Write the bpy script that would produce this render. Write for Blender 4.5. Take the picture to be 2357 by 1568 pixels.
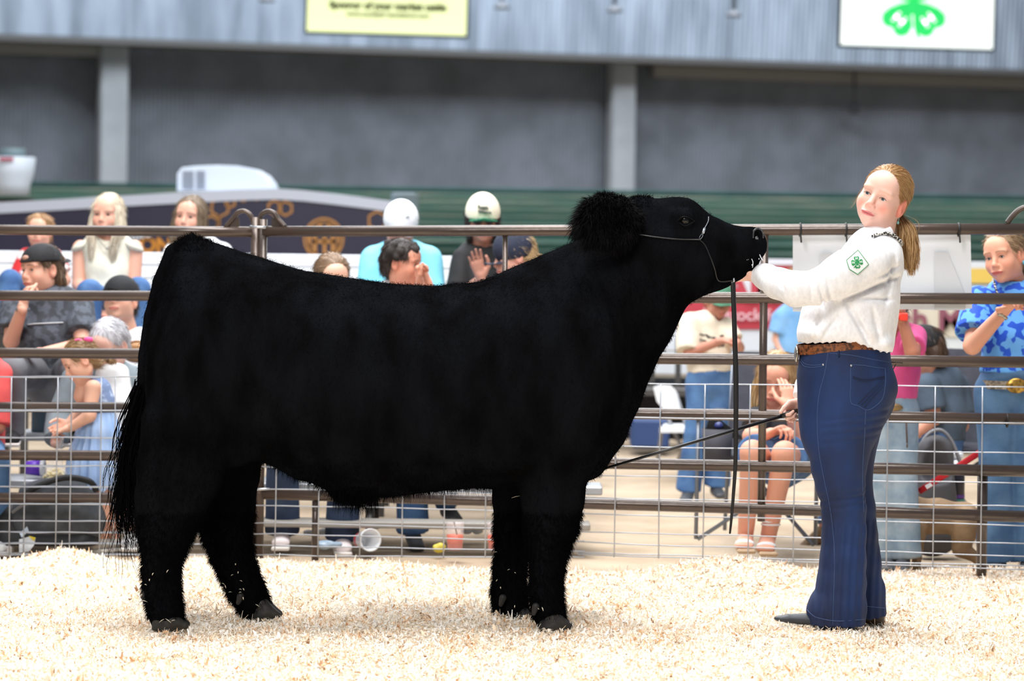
import bpy, math, random
import numpy as np
from mathutils import Vector, Matrix
random.seed(7); RNG = np.random.default_rng(11)
scn = bpy.context.scene
for o in list(bpy.data.objects): bpy.data.objects.remove(o)
COL = scn.collection
# ------------------------------------------------------------------ camera
W, H = 2357, 1568
FPX = 6835.0; CX = 1178.5; HOR = 535.0; CAMZ = 1.45; ROLL = math.radians(0.7)
cam_d = bpy.data.cameras.new('camera'); cam = bpy.data.objects.new('camera', cam_d); COL.objects.link(cam)
cam_d.sensor_width = 36.0; cam_d.sensor_fit = 'HORIZONTAL'; cam_d.lens = 36.0 * FPX / W
cam_d.shift_y = -(784.0 - HOR) / W
cam.location = (0, 0, CAMZ)
cam.rotation_euler = (Matrix.Rotation(math.radians(90), 3, 'X') @ Matrix.Rotation(ROLL, 3, 'Z')).to_euler()
cam_d.clip_end = 200; cam_d.dof.use_dof = True; cam_d.dof.focus_distance = 10.95; cam_d.dof.aperture_fstop = 3.0
scn.camera = cam
cr, sr = math.cos(ROLL), math.sin(ROLL)
def P(px, py, d=11.0):
    """point at depth d seen at photo pixel (px, py)"""
    u, v = px - CX, py - HOR
    return np.array([(u * cr + v * sr) * d / FPX, d, CAMZ - (-u * sr + v * cr) * d / FPX])
def M2(px, d=11.0): return px * d / FPX
def gpt(px, d):
    u = px - CX; return np.array([u * cr * d / FPX, d, 0.0])
# ------------------------------------------------------------------ world and lamps
scn.view_settings.view_transform = 'Standard'; scn.view_settings.look = 'None'
scn.view_settings.gamma = 1.0; scn.view_settings.exposure = 0.14; scn.view_settings.use_curve_mapping = False
wd = bpy.data.worlds.new('world'); scn.world = wd; wd.use_nodes = True
wd.node_tree.nodes['Background'].inputs[0].default_value = (0.80, 0.90, 1.0, 1)
wd.node_tree.nodes['Background'].inputs[1].default_value = 0.28
def area(name, loc, target, sx, sy, power, col=(1, 1, 1)):
    l = bpy.data.lights.new(name, 'AREA'); l.shape = 'RECTANGLE'; l.size = sx; l.size_y = sy; l.energy = power; l.color = col
    o = bpy.data.objects.new(name, l); COL.objects.link(o); o.location = loc
    o.rotation_euler = (Vector(target) - Vector(loc)).to_track_quat('-Z', 'Y').to_euler(); return o
area('arena_lamp', (-2.5, 4.0, 6.5), (0.2, 11.0, 0.7), 3.0, 3.0, 500, (1.0, 0.98, 0.95))
area('arena_lamp', (0.5, 11.5, 7.5), (0.3, 11.3, 0), 6.0, 3.0, 760, (1.0, 0.98, 0.96))
area('arena_lamp', (-1.0, 16.5, 6.0), (0.0, 15.5, 0), 9.0, 4.0, 560, (0.97, 0.98, 1.0))
area('arena_lamp', (0.0, 24.0, 7.5), (0.0, 33.0, 7.2), 12.0, 1.2, 150, (0.92, 0.96, 1.0))
area('arena_lamp', (0.0, 25.0, 7.0), (0.0, 22.0, 0.0), 12.0, 3.0, 700, (0.95, 0.98, 1.0))
# ------------------------------------------------------------------ materials
def lin(c):
    c = np.array(c[:3], float) / 255.0
    return tuple(np.where(c <= 0.04045, c / 12.92, ((c + 0.055) / 1.055) ** 2.4)) + (1.0,)
MATS = {}
def mat(name, rgb=(128, 128, 128), rough=0.6, metal=0.0, rgb2=None, scale=20, detail=3, stretch=None, bump=0, bscale=None, sheen=0, spec=0.5,
        vcol=False, emit=0, alpha=1, trans=0, sss=0, contrast=(0.35, 0.65), wave=None, tex='noise', coat=0):
    if name in MATS: return MATS[name]
    m = bpy.data.materials.new(name); m.use_nodes = True; nt = m.node_tree; b = nt.nodes['Principled BSDF']
    b.inputs['Base Color'].default_value = lin(rgb); b.inputs['Roughness'].default_value = rough; b.inputs['Metallic'].default_value = metal
    b.inputs['Specular IOR Level'].default_value = spec
    if coat: b.inputs['Coat Weight'].default_value = coat
    if sheen: b.inputs['Sheen Weight'].default_value = sheen; b.inputs['Sheen Roughness'].default_value = 0.5
    if alpha < 1: b.inputs['Alpha'].default_value = alpha
    if trans: b.inputs['Transmission Weight'].default_value = trans
    if sss:
        b.inputs['Subsurface Weight'].default_value = sss; b.inputs['Subsurface Radius'].default_value = (1, .35, .2); b.inputs['Subsurface Scale'].default_value = 0.012
    tc = nt.nodes.new('ShaderNodeTexCoord'); mp = nt.nodes.new('ShaderNodeMapping'); nt.links.new(tc.outputs['Object'], mp.inputs[0])
    if stretch: mp.inputs['Scale'].default_value = stretch
    col_out = None
    if vcol:
        a = nt.nodes.new('ShaderNodeAttribute'); a.attribute_name = 'Col'; col_out = a.outputs['Color']
        if rgb2 is None: nt.links.new(col_out, b.inputs['Base Color'])
    if rgb2 is not None:
        if wave:
            n = nt.nodes.new('ShaderNodeTexWave'); n.bands_direction = wave; n.inputs['Scale'].default_value = scale; n.inputs['Distortion'].default_value = 1.5
            n.inputs['Detail'].default_value = detail; f = n.outputs['Fac']
        elif tex == 'voronoi':
            n = nt.nodes.new('ShaderNodeTexVoronoi'); n.inputs['Scale'].default_value = scale; f = n.outputs['Distance']
        else:
            n = nt.nodes.new('ShaderNodeTexNoise'); n.inputs['Scale'].default_value = scale; n.inputs['Detail'].default_value = detail; f = n.outputs['Fac']
        nt.links.new(mp.outputs[0], n.inputs['Vector'])
        r = nt.nodes.new('ShaderNodeValToRGB'); nt.links.new(f, r.inputs[0])
        r.color_ramp.elements[0].position = contrast[0]; r.color_ramp.elements[1].position = contrast[1]
        r.color_ramp.elements[0].color = lin(rgb); r.color_ramp.elements[1].color = lin(rgb2)
        if vcol:
            r.color_ramp.elements[0].color = lin((205, 205, 205)); r.color_ramp.elements[1].color = (1, 1, 1, 1)
            mx = nt.nodes.new('ShaderNodeMix'); mx.data_type = 'RGBA'; mx.blend_type = 'MULTIPLY'; mx.inputs[0].default_value = 1
            nt.links.new(col_out, mx.inputs[6]); nt.links.new(r.outputs[0], mx.inputs[7]); nt.links.new(mx.outputs[2], b.inputs['Base Color'])
        else: nt.links.new(r.outputs[0], b.inputs['Base Color'])
    if bump:
        n2 = nt.nodes.new('ShaderNodeTexNoise'); n2.inputs['Scale'].default_value = bscale or scale; n2.inputs['Detail'].default_value = 4
        nt.links.new(mp.outputs[0], n2.inputs['Vector'])
        bp = nt.nodes.new('ShaderNodeBump'); bp.inputs['Strength'].default_value = 1; bp.inputs['Distance'].default_value = bump
        nt.links.new(n2.outputs['Fac'], bp.inputs['Height']); nt.links.new(bp.outputs[0], b.inputs['Normal'])
    if emit:
        b.inputs['Emission Color'].default_value = lin(rgb); b.inputs['Emission Strength'].default_value = emit
    MATS[name] = m; return m
# ------------------------------------------------------------------ objects
BASE = {}
def setp(o, label=None, cat=None, group=None, kind=None):
    if label: o['label'] = label
    if cat: o['category'] = cat
    if group: o['group'] = group
    if kind: o['kind'] = kind
    return o
def thing(name, label, cat, base, group=None):
    o = bpy.data.objects.new(name, None); COL.objects.link(o); o.location = tuple(float(c) for c in base); o.empty_display_size = 0.05
    setp(o, label, cat, group); BASE[o.name] = np.array(base, float); return o
def link(name, me, m, parent=None, label=None):
    o = bpy.data.objects.new(name, me); COL.objects.link(o)
    for mm in (m if isinstance(m, (list, tuple)) else [m]):
        if mm: me.materials.append(mm)
    if parent is not None:
        b = BASE[parent.name]; n = len(me.vertices); co = np.empty(n * 3, np.float32); me.vertices.foreach_get('co', co)
        co = co.reshape(-1, 3) - b.astype(np.float32); me.vertices.foreach_set('co', co.ravel()); me.update()
        if parent.type != 'EMPTY': b = b
        o.parent = parent; BASE[o.name] = b
    else:
        BASE[o.name] = np.zeros(3)
        n = len(me.vertices)
        if n:                                           # origin at the base of the thing
            co = np.empty(n * 3, np.float32); me.vertices.foreach_get('co', co); co = co.reshape(-1, 3)
            c = (co.min(0) + co.max(0)) / 2; c[2] = co[:, 2].min()
            me.vertices.foreach_set('co', (co - c).ravel()); me.update(); o.location = tuple(float(x) for x in c); BASE[o.name] = c.astype(float)
    if label: o['label'] = label
    return o
def mesh_np(V, F, smooth=True, col=None):
    """V (n,3), F (m,k)"""
    me = bpy.data.meshes.new('m'); V = np.asarray(V, np.float32); F = np.asarray(F, np.int32); k = F.shape[1]
    me.vertices.add(len(V)); me.vertices.foreach_set('co', V.ravel())
    me.loops.add(F.size); me.loops.foreach_set('vertex_index', F.ravel())
    me.polygons.add(len(F)); me.polygons.foreach_set('loop_start', np.arange(0, F.size, k, dtype=np.int32))
    me.polygons.foreach_set('use_smooth', np.full(len(F), smooth))
    me.update(calc_edges=True); me.validate()
    if col is not None:
        a = me.color_attributes.new('Col', 'FLOAT_COLOR', 'POINT'); c = np.ones((len(V), 4), np.float32); c[:, :3] = col
        a.data.foreach_set('color', c.ravel())
    return me
def norm(v): v = np.asarray(v, float); return v / (np.linalg.norm(v) + 1e-12)
def frame(t, up=(0, 0, 1)):
    t = norm(t); u = np.cross(t, up)
    if np.linalg.norm(u) < 1e-4: u = np.cross(t, (0, 1, 0))
    u = norm(u); return u, np.cross(t, u)
class MB:
    def __init__(s): s.v = []; s.f = []; s.sm = []; s.c = []; s.mi = []; s.cur = 0
    def add(s, V, F, sm=False):
        n = len(s.v); s.v += [tuple(float(a) for a in p) for p in V]; s.f += [tuple(n + i for i in f) for f in F]; s.sm += [sm] * len(F); s.mi += [s.cur] * len(F); return s
    def box(s, c, size, R=None, bev=0):
        c = np.array(c, float); h = np.array(size, float) / 2; R = np.eye(3) if R is None else np.array(R)
        if bev <= 0:
            V = [c + R @ (h * np.array(q)) for q in [(-1,-1,-1),(1,-1,-1),(1,1,-1),(-1,1,-1),(-1,-1,1),(1,-1,1),(1,1,1),(-1,1,1)]]
            return s.add(V, [(3,2,1,0),(4,5,6,7),(0,1,5,4),(1,2,6,5),(2,3,7,6),(3,0,4,7)])
        # bevelled: each corner split in 3
        V = []; idx = {}
        for sx in (-1, 1):
            for sy in (-1, 1):
                for sz in (-1, 1):
                    for a in range(3):
                        q = np.array([sx, sy, sz], float) * (h - bev); q[a] += (sx, sy, sz)[a] * bev; idx[(sx, sy, sz, a)] = len(V); V.append(c + R @ q)
        F = []
        for a in range(3):
            b_, c_ = (a + 1) % 3, (a + 2) % 3
            for sg in (-1, 1):
                lp = []
                for (p, q) in ((-1, -1), (1, -1), (1, 1), (-1, 1)):
                    k = [0, 0, 0]; k[a] = sg; k[b_] = p; k[c_] = q; lp.append(idx[tuple(k) + (a,)])
                F.append(tuple(lp) if sg > 0 else tuple(lp[::-1]))
            for p in (-1, 1):
                for q in (-1, 1):
                    k0 = [0, 0, 0]; k1 = [0, 0, 0]; k0[a] = -1; k1[a] = 1
                    for k in (k0, k1): k[b_] = p; k[c_] = q
                    f = (idx[tuple(k0) + (b_,)], idx[tuple(k1) + (b_,)], idx[tuple(k1) + (c_,)], idx[tuple(k0) + (c_,)])
                    F.append(f if p * q < 0 else f[::-1])
        for sx in (-1, 1):
            for sy in (-1, 1):
                for sz in (-1, 1):
                    f = (idx[(sx, sy, sz, 0)], idx[(sx, sy, sz, 1)], idx[(sx, sy, sz, 2)]); F.append(f if sx * sy * sz > 0 else f[::-1])
        return s.add(V, F)
    def tube(s, pts, r, n=10, up=(0, 0, 1), flat=1.0, caps=True, sm=True):
        pts = [np.array(p, float) for p in pts]; m = len(pts); r = [r] * m if np.isscalar(r) else list(r); V = []
        u = None
        for i, p in enumerate(pts):
            t = norm(pts[min(i + 1, m - 1)] - pts[max(i - 1, 0)])
            if u is None: u, w = frame(t, up)
            else:
                u = u - t * np.dot(u, t); u = norm(u); w = np.cross(t, u)
            for k in range(n):
                a = 2 * math.pi * k / n; V.append(p + (u * math.cos(a) + w * math.sin(a) * flat) * r[i])
        F = [(i * n + k, i * n + (k + 1) % n, (i + 1) * n + (k + 1) % n, (i + 1) * n + k) for i in range(m - 1) for k in range(n)]
        if caps: F += [tuple(range(n))[::-1], tuple((m - 1) * n + k for k in range(n))]
        return s.add(V, F, sm)
    def lathe(s, prof, c=(0, 0, 0), n=24, R=None, sm=True):
        """prof: list of (r, z)"""
        c = np.array(c, float); R = np.eye(3) if R is None else np.array(R); V = []
        for r, z in prof:
            for k in range(n):
                a = 2 * math.pi * k / n; V.append(c + R @ np.array([r * math.cos(a), r * math.sin(a), z]))
        m = len(prof)
        F = [(i * n + k, i * n + (k + 1) % n, (i + 1) * n + (k + 1) % n, (i + 1) * n + k) for i in range(m - 1) for k in range(n)]
        return s.add(V, F, sm)
    def poly(s, pts, n, th):
        """flat polygon (3D points, one winding) thickened along n by th"""
        n = norm(n) * th; pts = [np.array(p, float) for p in pts]; k = len(pts)
        return s.add(pts + [p + n for p in pts], [tuple(range(k))[::-1], tuple(range(k, 2 * k))] + [(i, (i + 1) % k, k + (i + 1) % k, k + i) for i in range(k)])
    def ball(s, c, r, n=14, R=None):
        r = np.array([r] * 3 if np.isscalar(r) else r, float); R = np.eye(3) if R is None else np.array(R); c = np.array(c, float); V = []; m = n // 2
        for i in range(m + 1):
            th = math.pi * i / m
            for k in range(n):
                a = 2 * math.pi * k / n; V.append(c + R @ (r * np.array([math.sin(th) * math.cos(a), math.sin(th) * math.sin(a), math.cos(th)])))
        return s.add(V, [(i * n + k, (i + 1) * n + k, (i + 1) * n + (k + 1) % n, i * n + (k + 1) % n) for i in range(m) for k in range(n)], True)
    def obj(s, name, m, parent=None, label=None, bevel=0):
        me = bpy.data.meshes.new(name); me.from_pydata(s.v, [], s.f); me.polygons.foreach_set('use_smooth', s.sm)
        if any(s.mi): me.polygons.foreach_set('material_index', s.mi)
        me.update(); return link(name, me, m, parent, label)
def rotz(a): c, s = math.cos(a), math.sin(a); return np.array([[c, -s, 0], [s, c, 0], [0, 0, 1.0]])
def rotx(a): c, s = math.cos(a), math.sin(a); return np.array([[1.0, 0, 0], [0, c, -s], [0, s, c]])
def roty(a): c, s = math.cos(a), math.sin(a); return np.array([[c, 0, s], [0, 1.0, 0], [-s, 0, c]])
def smooth_path(pts, k=6):
    pts = [np.array(p, float) for p in pts]; out = []
    for i in range(len(pts) - 1):
        p0 = pts[max(i - 1, 0)]; p1 = pts[i]; p2 = pts[i + 1]; p3 = pts[min(i + 2, len(pts) - 1)]
        for j in range(k):
            t = j / k; out.append(0.5 * (2 * p1 + (p2 - p0) * t + (2 * p0 - 5 * p1 + 4 * p2 - p3) * t * t + (3 * p1 - p0 - 3 * p2 + p3) * t ** 3))
    out.append(pts[-1]); return out
def text_mesh(txt, size, ex=0.001, bold=0.0, sx=1.0):
    cu = bpy.data.curves.new('t', 'FONT'); cu.body = txt; cu.size = size; cu.extrude = ex; cu.offset = bold; cu.align_x = 'CENTER'; cu.align_y = 'CENTER'
    o = bpy.data.objects.new('t', cu); COL.objects.link(o); dg = bpy.context.evaluated_depsgraph_get(); me = bpy.data.meshes.new_from_object(o.evaluated_get(dg))
    V = np.empty(len(me.vertices) * 3, np.float32); me.vertices.foreach_get('co', V); V = V.reshape(-1, 3).astype(float); V[:, 0] *= sx
    F = [tuple(p.vertices) for p in me.polygons]; bpy.data.objects.remove(o); bpy.data.curves.remove(cu); bpy.data.meshes.remove(me); return V, F
def add_text(mb, txt, size, c, ux, uy, ex=0.001, bold=0.0, sx=1.0):
    V, F = text_mesh(txt, size, ex, bold, sx); ux = norm(ux); uy = norm(uy); nz = np.cross(ux, uy); c = np.array(c, float)
    mb.add([c + ux * v[0] + uy * v[1] + nz * v[2] for v in V], F); return mb
# ------------------------------------------------------------------ implicit sculpting
class Field:
    def __init__(s, vox=0.008): s.vox = vox; s.el = []
    def _a(s, fn, lo, hi, k, op): s.el.append((fn, np.array(lo, float), np.array(hi, float), k, op)); return s
    def ell(s, c, r, A=None, k=0.02, op='+'):
        c = np.array(c, float); r = np.array([r] * 3 if np.isscalar(r) else r, float); A = np.eye(3) if A is None else np.array(A, float)   # rows = local axes
        ext = np.sqrt(((A * r[:, None]) ** 2).sum(0))
        def fn(X, Y, Z):
            p = [A[i, 0] * (X - c[0]) + A[i, 1] * (Y - c[1]) + A[i, 2] * (Z - c[2]) for i in range(3)]
            k0 = np.sqrt(sum((p[i] / r[i]) ** 2 for i in range(3))) + 1e-6; k1 = np.sqrt(sum((p[i] / r[i] ** 2) ** 2 for i in range(3))) + 1e-6
            return k0 * (k0 - 1) / k1
        return s._a(fn, c - ext, c + ext, k, op)
    def cone(s, p0, p1, r0, r1, k=0.02, op='+', flat0=False, flat1=False):
        p0 = np.array(p0, float); p1 = np.array(p1, float); ax = p1 - p0; L = np.linalg.norm(ax) + 1e-9; a = ax / L
        def fn(X, Y, Z):
            x, y, z = X - p0[0], Y - p0[1], Z - p0[2]; h = x * a[0] + y * a[1] + z * a[2]; t = np.clip(h / L, 0, 1)
            d = np.sqrt((x - ax[0] * t) ** 2 + (y - ax[1] * t) ** 2 + (z - ax[2] * t) ** 2) - (r0 + (r1 - r0) * t)
            if flat0: d = np.maximum(d, -h)
            if flat1: d = np.maximum(d, h - L)
            return d
        R = max(r0, r1); return s._a(fn, np.minimum(p0, p1) - R, np.maximum(p0, p1) + R, k, op)
    def econe(s, p0, p1, a0, b0, a1, b1, u, k=0.02, op='+', flat0=False, flat1=False):
        """a = radius along u, b = the other radius"""
        p0 = np.array(p0, float); p1 = np.array(p1, float); ax = p1 - p0; L = np.linalg.norm(ax) + 1e-9; a = ax / L
        u = np.array(u, float); u = norm(u - a * np.dot(u, a)); w = np.cross(a, u)
        def fn(X, Y, Z):
            x, y, z = X - p0[0], Y - p0[1], Z - p0[2]; h = x * a[0] + y * a[1] + z * a[2]; t = np.clip(h / L, 0, 1)
            ra = a0 + (a1 - a0) * t; rb = b0 + (b1 - b0) * t; m = np.minimum(ra, rb)
            qu = (x * u[0] + y * u[1] + z * u[2]) / ra; qw = (x * w[0] + y * w[1] + z * w[2]) / rb; qa = (h - t * L) / m
            k0 = np.sqrt(qu * qu + qw * qw + qa * qa) + 1e-6; k1 = np.sqrt((qu / ra) ** 2 + (qw / rb) ** 2 + (qa / m) ** 2) + 1e-6
            d = k0 * (k0 - 1) / k1
            if flat0: d = np.maximum(d, -h)
            if flat1: d = np.maximum(d, h - L)
            return d
        R = max(a0, b0, a1, b1); return s._a(fn, np.minimum(p0, p1) - R, np.maximum(p0, p1) + R, k, op)
    def chain(s, pts, rs, k=0.02, op='+', flat0=False, flat1=False):
        n = len(pts)
        for i in range(n - 1): s.cone(pts[i], pts[i + 1], rs[i], rs[i + 1], k if i == 0 else k * 0.5, op, flat0 and i == 0, flat1 and i == n - 2)
        return s
    def build(s, noise=None, margin=0.02, cuts=None, relax=0):
        lo = np.min([e[1] for e in s.el if e[4] == '+'], 0) - margin; hi = np.max([e[2] for e in s.el if e[4] == '+'], 0) + margin
        v = s.vox; n = np.ceil((hi - lo) / v).astype(int) + 1; CAP = 0.12
        D = np.full(n, CAP, np.float32); ax = [lo[i] + v * np.arange(n[i]) for i in range(3)]
        for fn, l, h, k, op in s.el:
            g = k + 2 * v + 0.004
            i0 = np.clip(np.floor((l - g - lo) / v).astype(int), 0, n); i1 = np.clip(np.ceil((h + g - lo) / v).astype(int) + 1, 0, n)
            if np.any(i1 <= i0): continue
            sl = tuple(slice(i0[i], i1[i]) for i in range(3))
            X = ax[0][sl[0]][:, None, None].astype(np.float32); Y = ax[1][sl[1]][None, :, None].astype(np.float32); Z = ax[2][sl[2]][None, None, :].astype(np.float32)
            b = np.broadcast_to(fn(X, Y, Z), D[sl].shape).astype(np.float32); a = D[sl]; kk = max(k, 1e-5)
            if op == '+':
                hh = np.clip(0.5 + 0.5 * (a - b) / kk, 0, 1); D[sl] = a * (1 - hh) + b * hh - kk * hh * (1 - hh)
            else:
                nb = -b; hh = np.clip(0.5 - 0.5 * (a - nb) / kk, 0, 1); D[sl] = a * (1 - hh) + nb * hh + kk * hh * (1 - hh)
        X = ax[0][:, None, None]; Y = ax[1][None, :, None]; Z = ax[2][None, None, :]
        if noise is not None: D += noise(X, Y, Z).astype(np.float32)
        if cuts is not None:
            for c in cuts: D = np.maximum(D, np.broadcast_to(c(X, Y, Z), D.shape).astype(np.float32))
        D[0] = D[-1] = CAP; D[:, 0] = D[:, -1] = CAP; D[:, :, 0] = D[:, :, -1] = CAP
        return surf(D, lo, v, relax)
def surf(D, lo, v, relax=0):
    S = D < 0; nx, ny, nz = D.shape
    C = np.zeros((nx - 1, ny - 1, nz - 1), np.int8); off = [(i, j, k) for i in (0, 1) for j in (0, 1) for k in (0, 1)]
    for (i, j, k) in off: C += S[i:nx - 1 + i, j:ny - 1 + j, k:nz - 1 + k]
    act = (C > 0) & (C < 8); ii = np.argwhere(act); idx = np.full(act.shape, -1, np.int32); idx[act] = np.arange(len(ii))
    acc = np.zeros((len(ii), 3)); cnt = np.zeros(len(ii))
    val = {o: D[ii[:, 0] + o[0], ii[:, 1] + o[1], ii[:, 2] + o[2]].astype(float) for o in off}
    for a in off:
        for x in range(3):
            if a[x] == 0:
                b = list(a); b[x] = 1; b = tuple(b); m = (val[a] < 0) != (val[b] < 0); t = val[a][m] / (val[a][m] - val[b][m]); p = np.zeros((m.sum(), 3)); p += a; p[:, x] += t; acc[m] += p; cnt[m] += 1
    V = lo + (ii + acc / cnt[:, None]) * v
    F = []
    for x in range(3):
        y, z = (x + 1) % 3, (x + 2) % 3
        A = np.moveaxis(S, [x, y, z], [0, 1, 2]); I = np.moveaxis(idx, [x, y, z], [0, 1, 2])
        e = A[:-1, 1:-1, 1:-1] != A[1:, 1:-1, 1:-1]; w = np.argwhere(e); i, j, k = w[:, 0], w[:, 1] + 1, w[:, 2] + 1
        q = np.stack([I[i, j - 1, k - 1], I[i, j, k - 1], I[i, j, k], I[i, j - 1, k]], 1); ins = A[i, j, k]
        q[~ins] = q[~ins][:, ::-1]; F.append(q)
    F = np.concatenate(F)
    for _ in range(relax):
        a2 = np.zeros_like(V); c2 = np.zeros(len(V))
        for p, q in ((0, 1), (1, 2), (2, 3), (3, 0)):
            np.add.at(a2, F[:, p], V[F[:, q]]); np.add.at(c2, F[:, p], 1); np.add.at(a2, F[:, q], V[F[:, p]]); np.add.at(c2, F[:, q], 1)
        V = V * 0.5 + 0.5 * a2 / np.maximum(c2, 1)[:, None]
    return V, F
def join(parts):
    V = []; F = []; n = 0
    for v, f in parts: V.append(v); F.append(f + n); n += len(v)
    return np.concatenate(V), np.concatenate(F)
def vnormals(V, F):
    n = np.cross(V[F[:, 2]] - V[F[:, 0]], V[F[:, 3]] - V[F[:, 1]]); N = np.zeros_like(V)
    for i in range(4): np.add.at(N, F[:, i], n)
    return N / (np.linalg.norm(N, axis=1)[:, None] + 1e-12)
def folds(amp, sc=18.0, seed=0, stretch=(1, 1, 1)):
    r = np.random.default_rng(seed); T = [(r.normal(size=3) * np.array(stretch), r.uniform(0, 6.28)) for _ in range(5)]
    def f(X, Y, Z):
        w = 0.8 * np.sin(9 * (X + 1.3 * Z) + seed) + 0.8 * np.sin(11 * (Y - Z)); o = 0
        for t, ph in T: o = o + np.sin(sc * (t[0] * X + t[1] * Y + t[2] * Z) + ph + w)
        return amp * o / 3
    return f
def blades(pos, dr, length, width, droop=0.0, seg=2):
    """thin tapered hair blades: pos (n,3), dr (n,3) unit directions, length (n,)"""
    n = len(pos); r = RNG.normal(size=(n, 3)); side = np.cross(dr, r); side /= np.linalg.norm(side, axis=1)[:, None] + 1e-9
    w = np.broadcast_to(width, (n,))[:, None]; V = []; g = np.array([0, 0, -1.0])
    for i in range(seg + 1):
        t = i / seg; c = pos + dr * (length[:, None] * t) + g * (droop * (length[:, None]) * t * t)
        ww = w * (1 - t * 0.85) * 0.5; V += [c - side * ww, c + side * ww]
    V = np.stack(V, 1); k = 2 * (seg + 1); base = (np.arange(n) * k)[:, None]
    F = np.concatenate([base + np.array([2 * i, 2 * i + 1, 2 * i + 3, 2 * i + 2]) for i in range(seg)]); return V.reshape(-1, 3), F
# ------------------------------------------------------------------ lamps of the hall's far wall
area('wall_lamp', (0.5, 46.0, 13.6), (0.5, 57.5, 3.5), 26.0, 0.35, 5200, (0.82, 0.9, 1.0))
area('wall_lamp', (0.5, 50.0, 17.8), (0.5, 57.5, 2.5), 26.0, 0.35, 5200, (0.82, 0.9, 1.0))
area('wall_lamp', (0.0, 40.0, 2.5), (0.0, 60.0, 6.0), 16.0, 0.6, 150, (0.85, 0.93, 1.0))
# ------------------------------------------------------------------ the setting
def wline(px):                                   # depth of the far wall along the frame
    return 55.0 + (62.6 - 55.0) * (px / 2357.0)
def struct(name, mb, m): o = mb.obj(name, m); o['kind'] = 'structure'; return o
WX0, WX1 = -300, 2700
A = gpt(WX0, wline(WX0)); B = gpt(WX1, wline(WX1)); WT = norm(B - A); WN = np.array([WT[1], -WT[0], 0.0])   # WN points to the camera
m_wall = mat('corrugated_grey', (72, 75, 80), 0.6, rgb2=(88, 91, 98), scale=1.3, detail=5)
m_dark = mat('dark_band', (62, 60, 58), 0.7)
def corrugated(p0, t, up, n, L, Hh, pitch, amp, th=0.05):
    mb = MB(); k = int(L / (pitch / 4)); prof = [0, amp, amp, 0]; V = []
    for i in range(k + 1):
        o = prof[i % 4]; b = p0 + t * (i * pitch / 4) + n * o; V += [b, b + up * Hh]
    F = [(2 * i, 2 * i + 2, 2 * i + 3, 2 * i + 1) for i in range(k)]
    nb = len(V); V += [p0 - n * th, p0 - n * th + up * Hh, p0 + t * L - n * th, p0 + t * L - n * th + up * Hh]
    F += [(nb, nb + 1, nb + 3, nb + 2)]
    return mb.add(V, F)
L = np.linalg.norm(B - A)
struct('wall_back', corrugated(A, WT, np.array([0, 0, 1.0]), WN, L, 6.2, 0.085, 0.014), m_wall)
# fascia of lighter sheets over the opening, leaning out
zf = 4.93
fp = A + WN * 1.15 + np.array([0, 0, zf]); fup = norm(WN * 0.10 + np.array([0, 0, 1.0]))
m_fas = mat('fascia_sheet', (98, 106, 116), 0.55, rgb2=(132, 141, 152), scale=1.0, detail=6, stretch=(3, 1, 0.4))
fo = struct('wall_fascia', corrugated(fp, WT, fup, WN, L, 4.0, 0.11, 0.016), m_fas)
mb = MB(); mid = (A + B) / 2
RW = np.stack([WT, -WN, np.array([0, 0, 1.0])], 1)
mb.box(mid + WN * 0.62 + np.array([0, 0, zf - 0.06]), (L, 1.1, 0.12), RW); struct('trim_1', mb, m_dark)
mb = MB(); c0 = gpt(1450, wline(1450)); mb.box(c0 + WT * 6.2 + WN * 0.55 + np.array([0, 0, zf - 0.22]), (12.0, 0.25, 0.24), RW); struct('trim_2', mb, mat('beam', (112, 108, 104), 0.7))
mb = MB(); c0 = gpt(0, wline(0)); mb.box(c0 + WT * -0.5 + WN * 0.55 + np.array([0, 0, zf - 0.2]), (4.4, 0.25, 0.22), RW); struct('trim_3', mb, mat('beam'))
m_pil = mat('pillar', (116, 118, 120), 0.6, rgb2=(128, 130, 132), scale=2)
for i, (xa, xb, nm) in enumerate(((219, 284, 'trim_4'), (1391, 1449, 'trim_5'))):
    c = gpt((xa + xb) / 2, wline((xa + xb) / 2) - 0.6); mb = MB(); w = M2(xb - xa, wline(xa))
    mb.box(c + WN * 0.15 + np.array([0, 0, 2.45]), (w, 0.25, 4.9), RW); mb.box(c + WN * 0.29 + np.array([0, 0, 2.45]), (w * 0.9, 0.04, 4.9), RW)
    struct(nm, mb, m_pil)
mb = MB(); c = gpt(1375, wline(1375)); mb.box(c + WN * 0.2 + np.array([0, 0, 2.5]), (0.26, 0.3, 4.9), RW); struct('trim_6', mb, mat('dark_post', (38, 38, 42), 0.7))
# purlins and cross bracing on the wall
m_br = mat('brace', (112, 106, 100), 0.7)
def brace(x0, y0, x1, y1):
    d = 56.5 + (x0 + x1) / 2 / 2357 * 7.2; a = P(x0, y0, d); b = P(x1, y1, d); mb = MB(); mb.tube([a, b], 0.06, 6); return mb
bid = 0
for q in ((690, 165, 960, 425), (960, 175, 720, 415), (1740, 165, 2010, 430), (2080, 200, 1850, 435)):
    o = brace(*q).obj('wall_brace', m_br); bid += 1
    setp(o, ['diagonal steel brace on the back wall falling rightwards, above the white capped man', 'diagonal steel brace on the back wall rising rightwards, above the dark trailer',
             'diagonal steel brace falling rightwards behind the tall handler', 'diagonal steel brace on the back wall rising rightwards beside the handler'][bid - 1], 'brace')
mb = MB(); c = gpt(1962, wline(1962) - 0.9); mb.box(c + np.array([0, 0, 1.45 + 300 * 59 / FPX]), (0.18, 0.12, 0.2), RW, 0.02); mb.tube([c + np.array([0, 0, 4.1]), c + np.array([0, 0, 4.85])], 0.02, 6)
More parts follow.
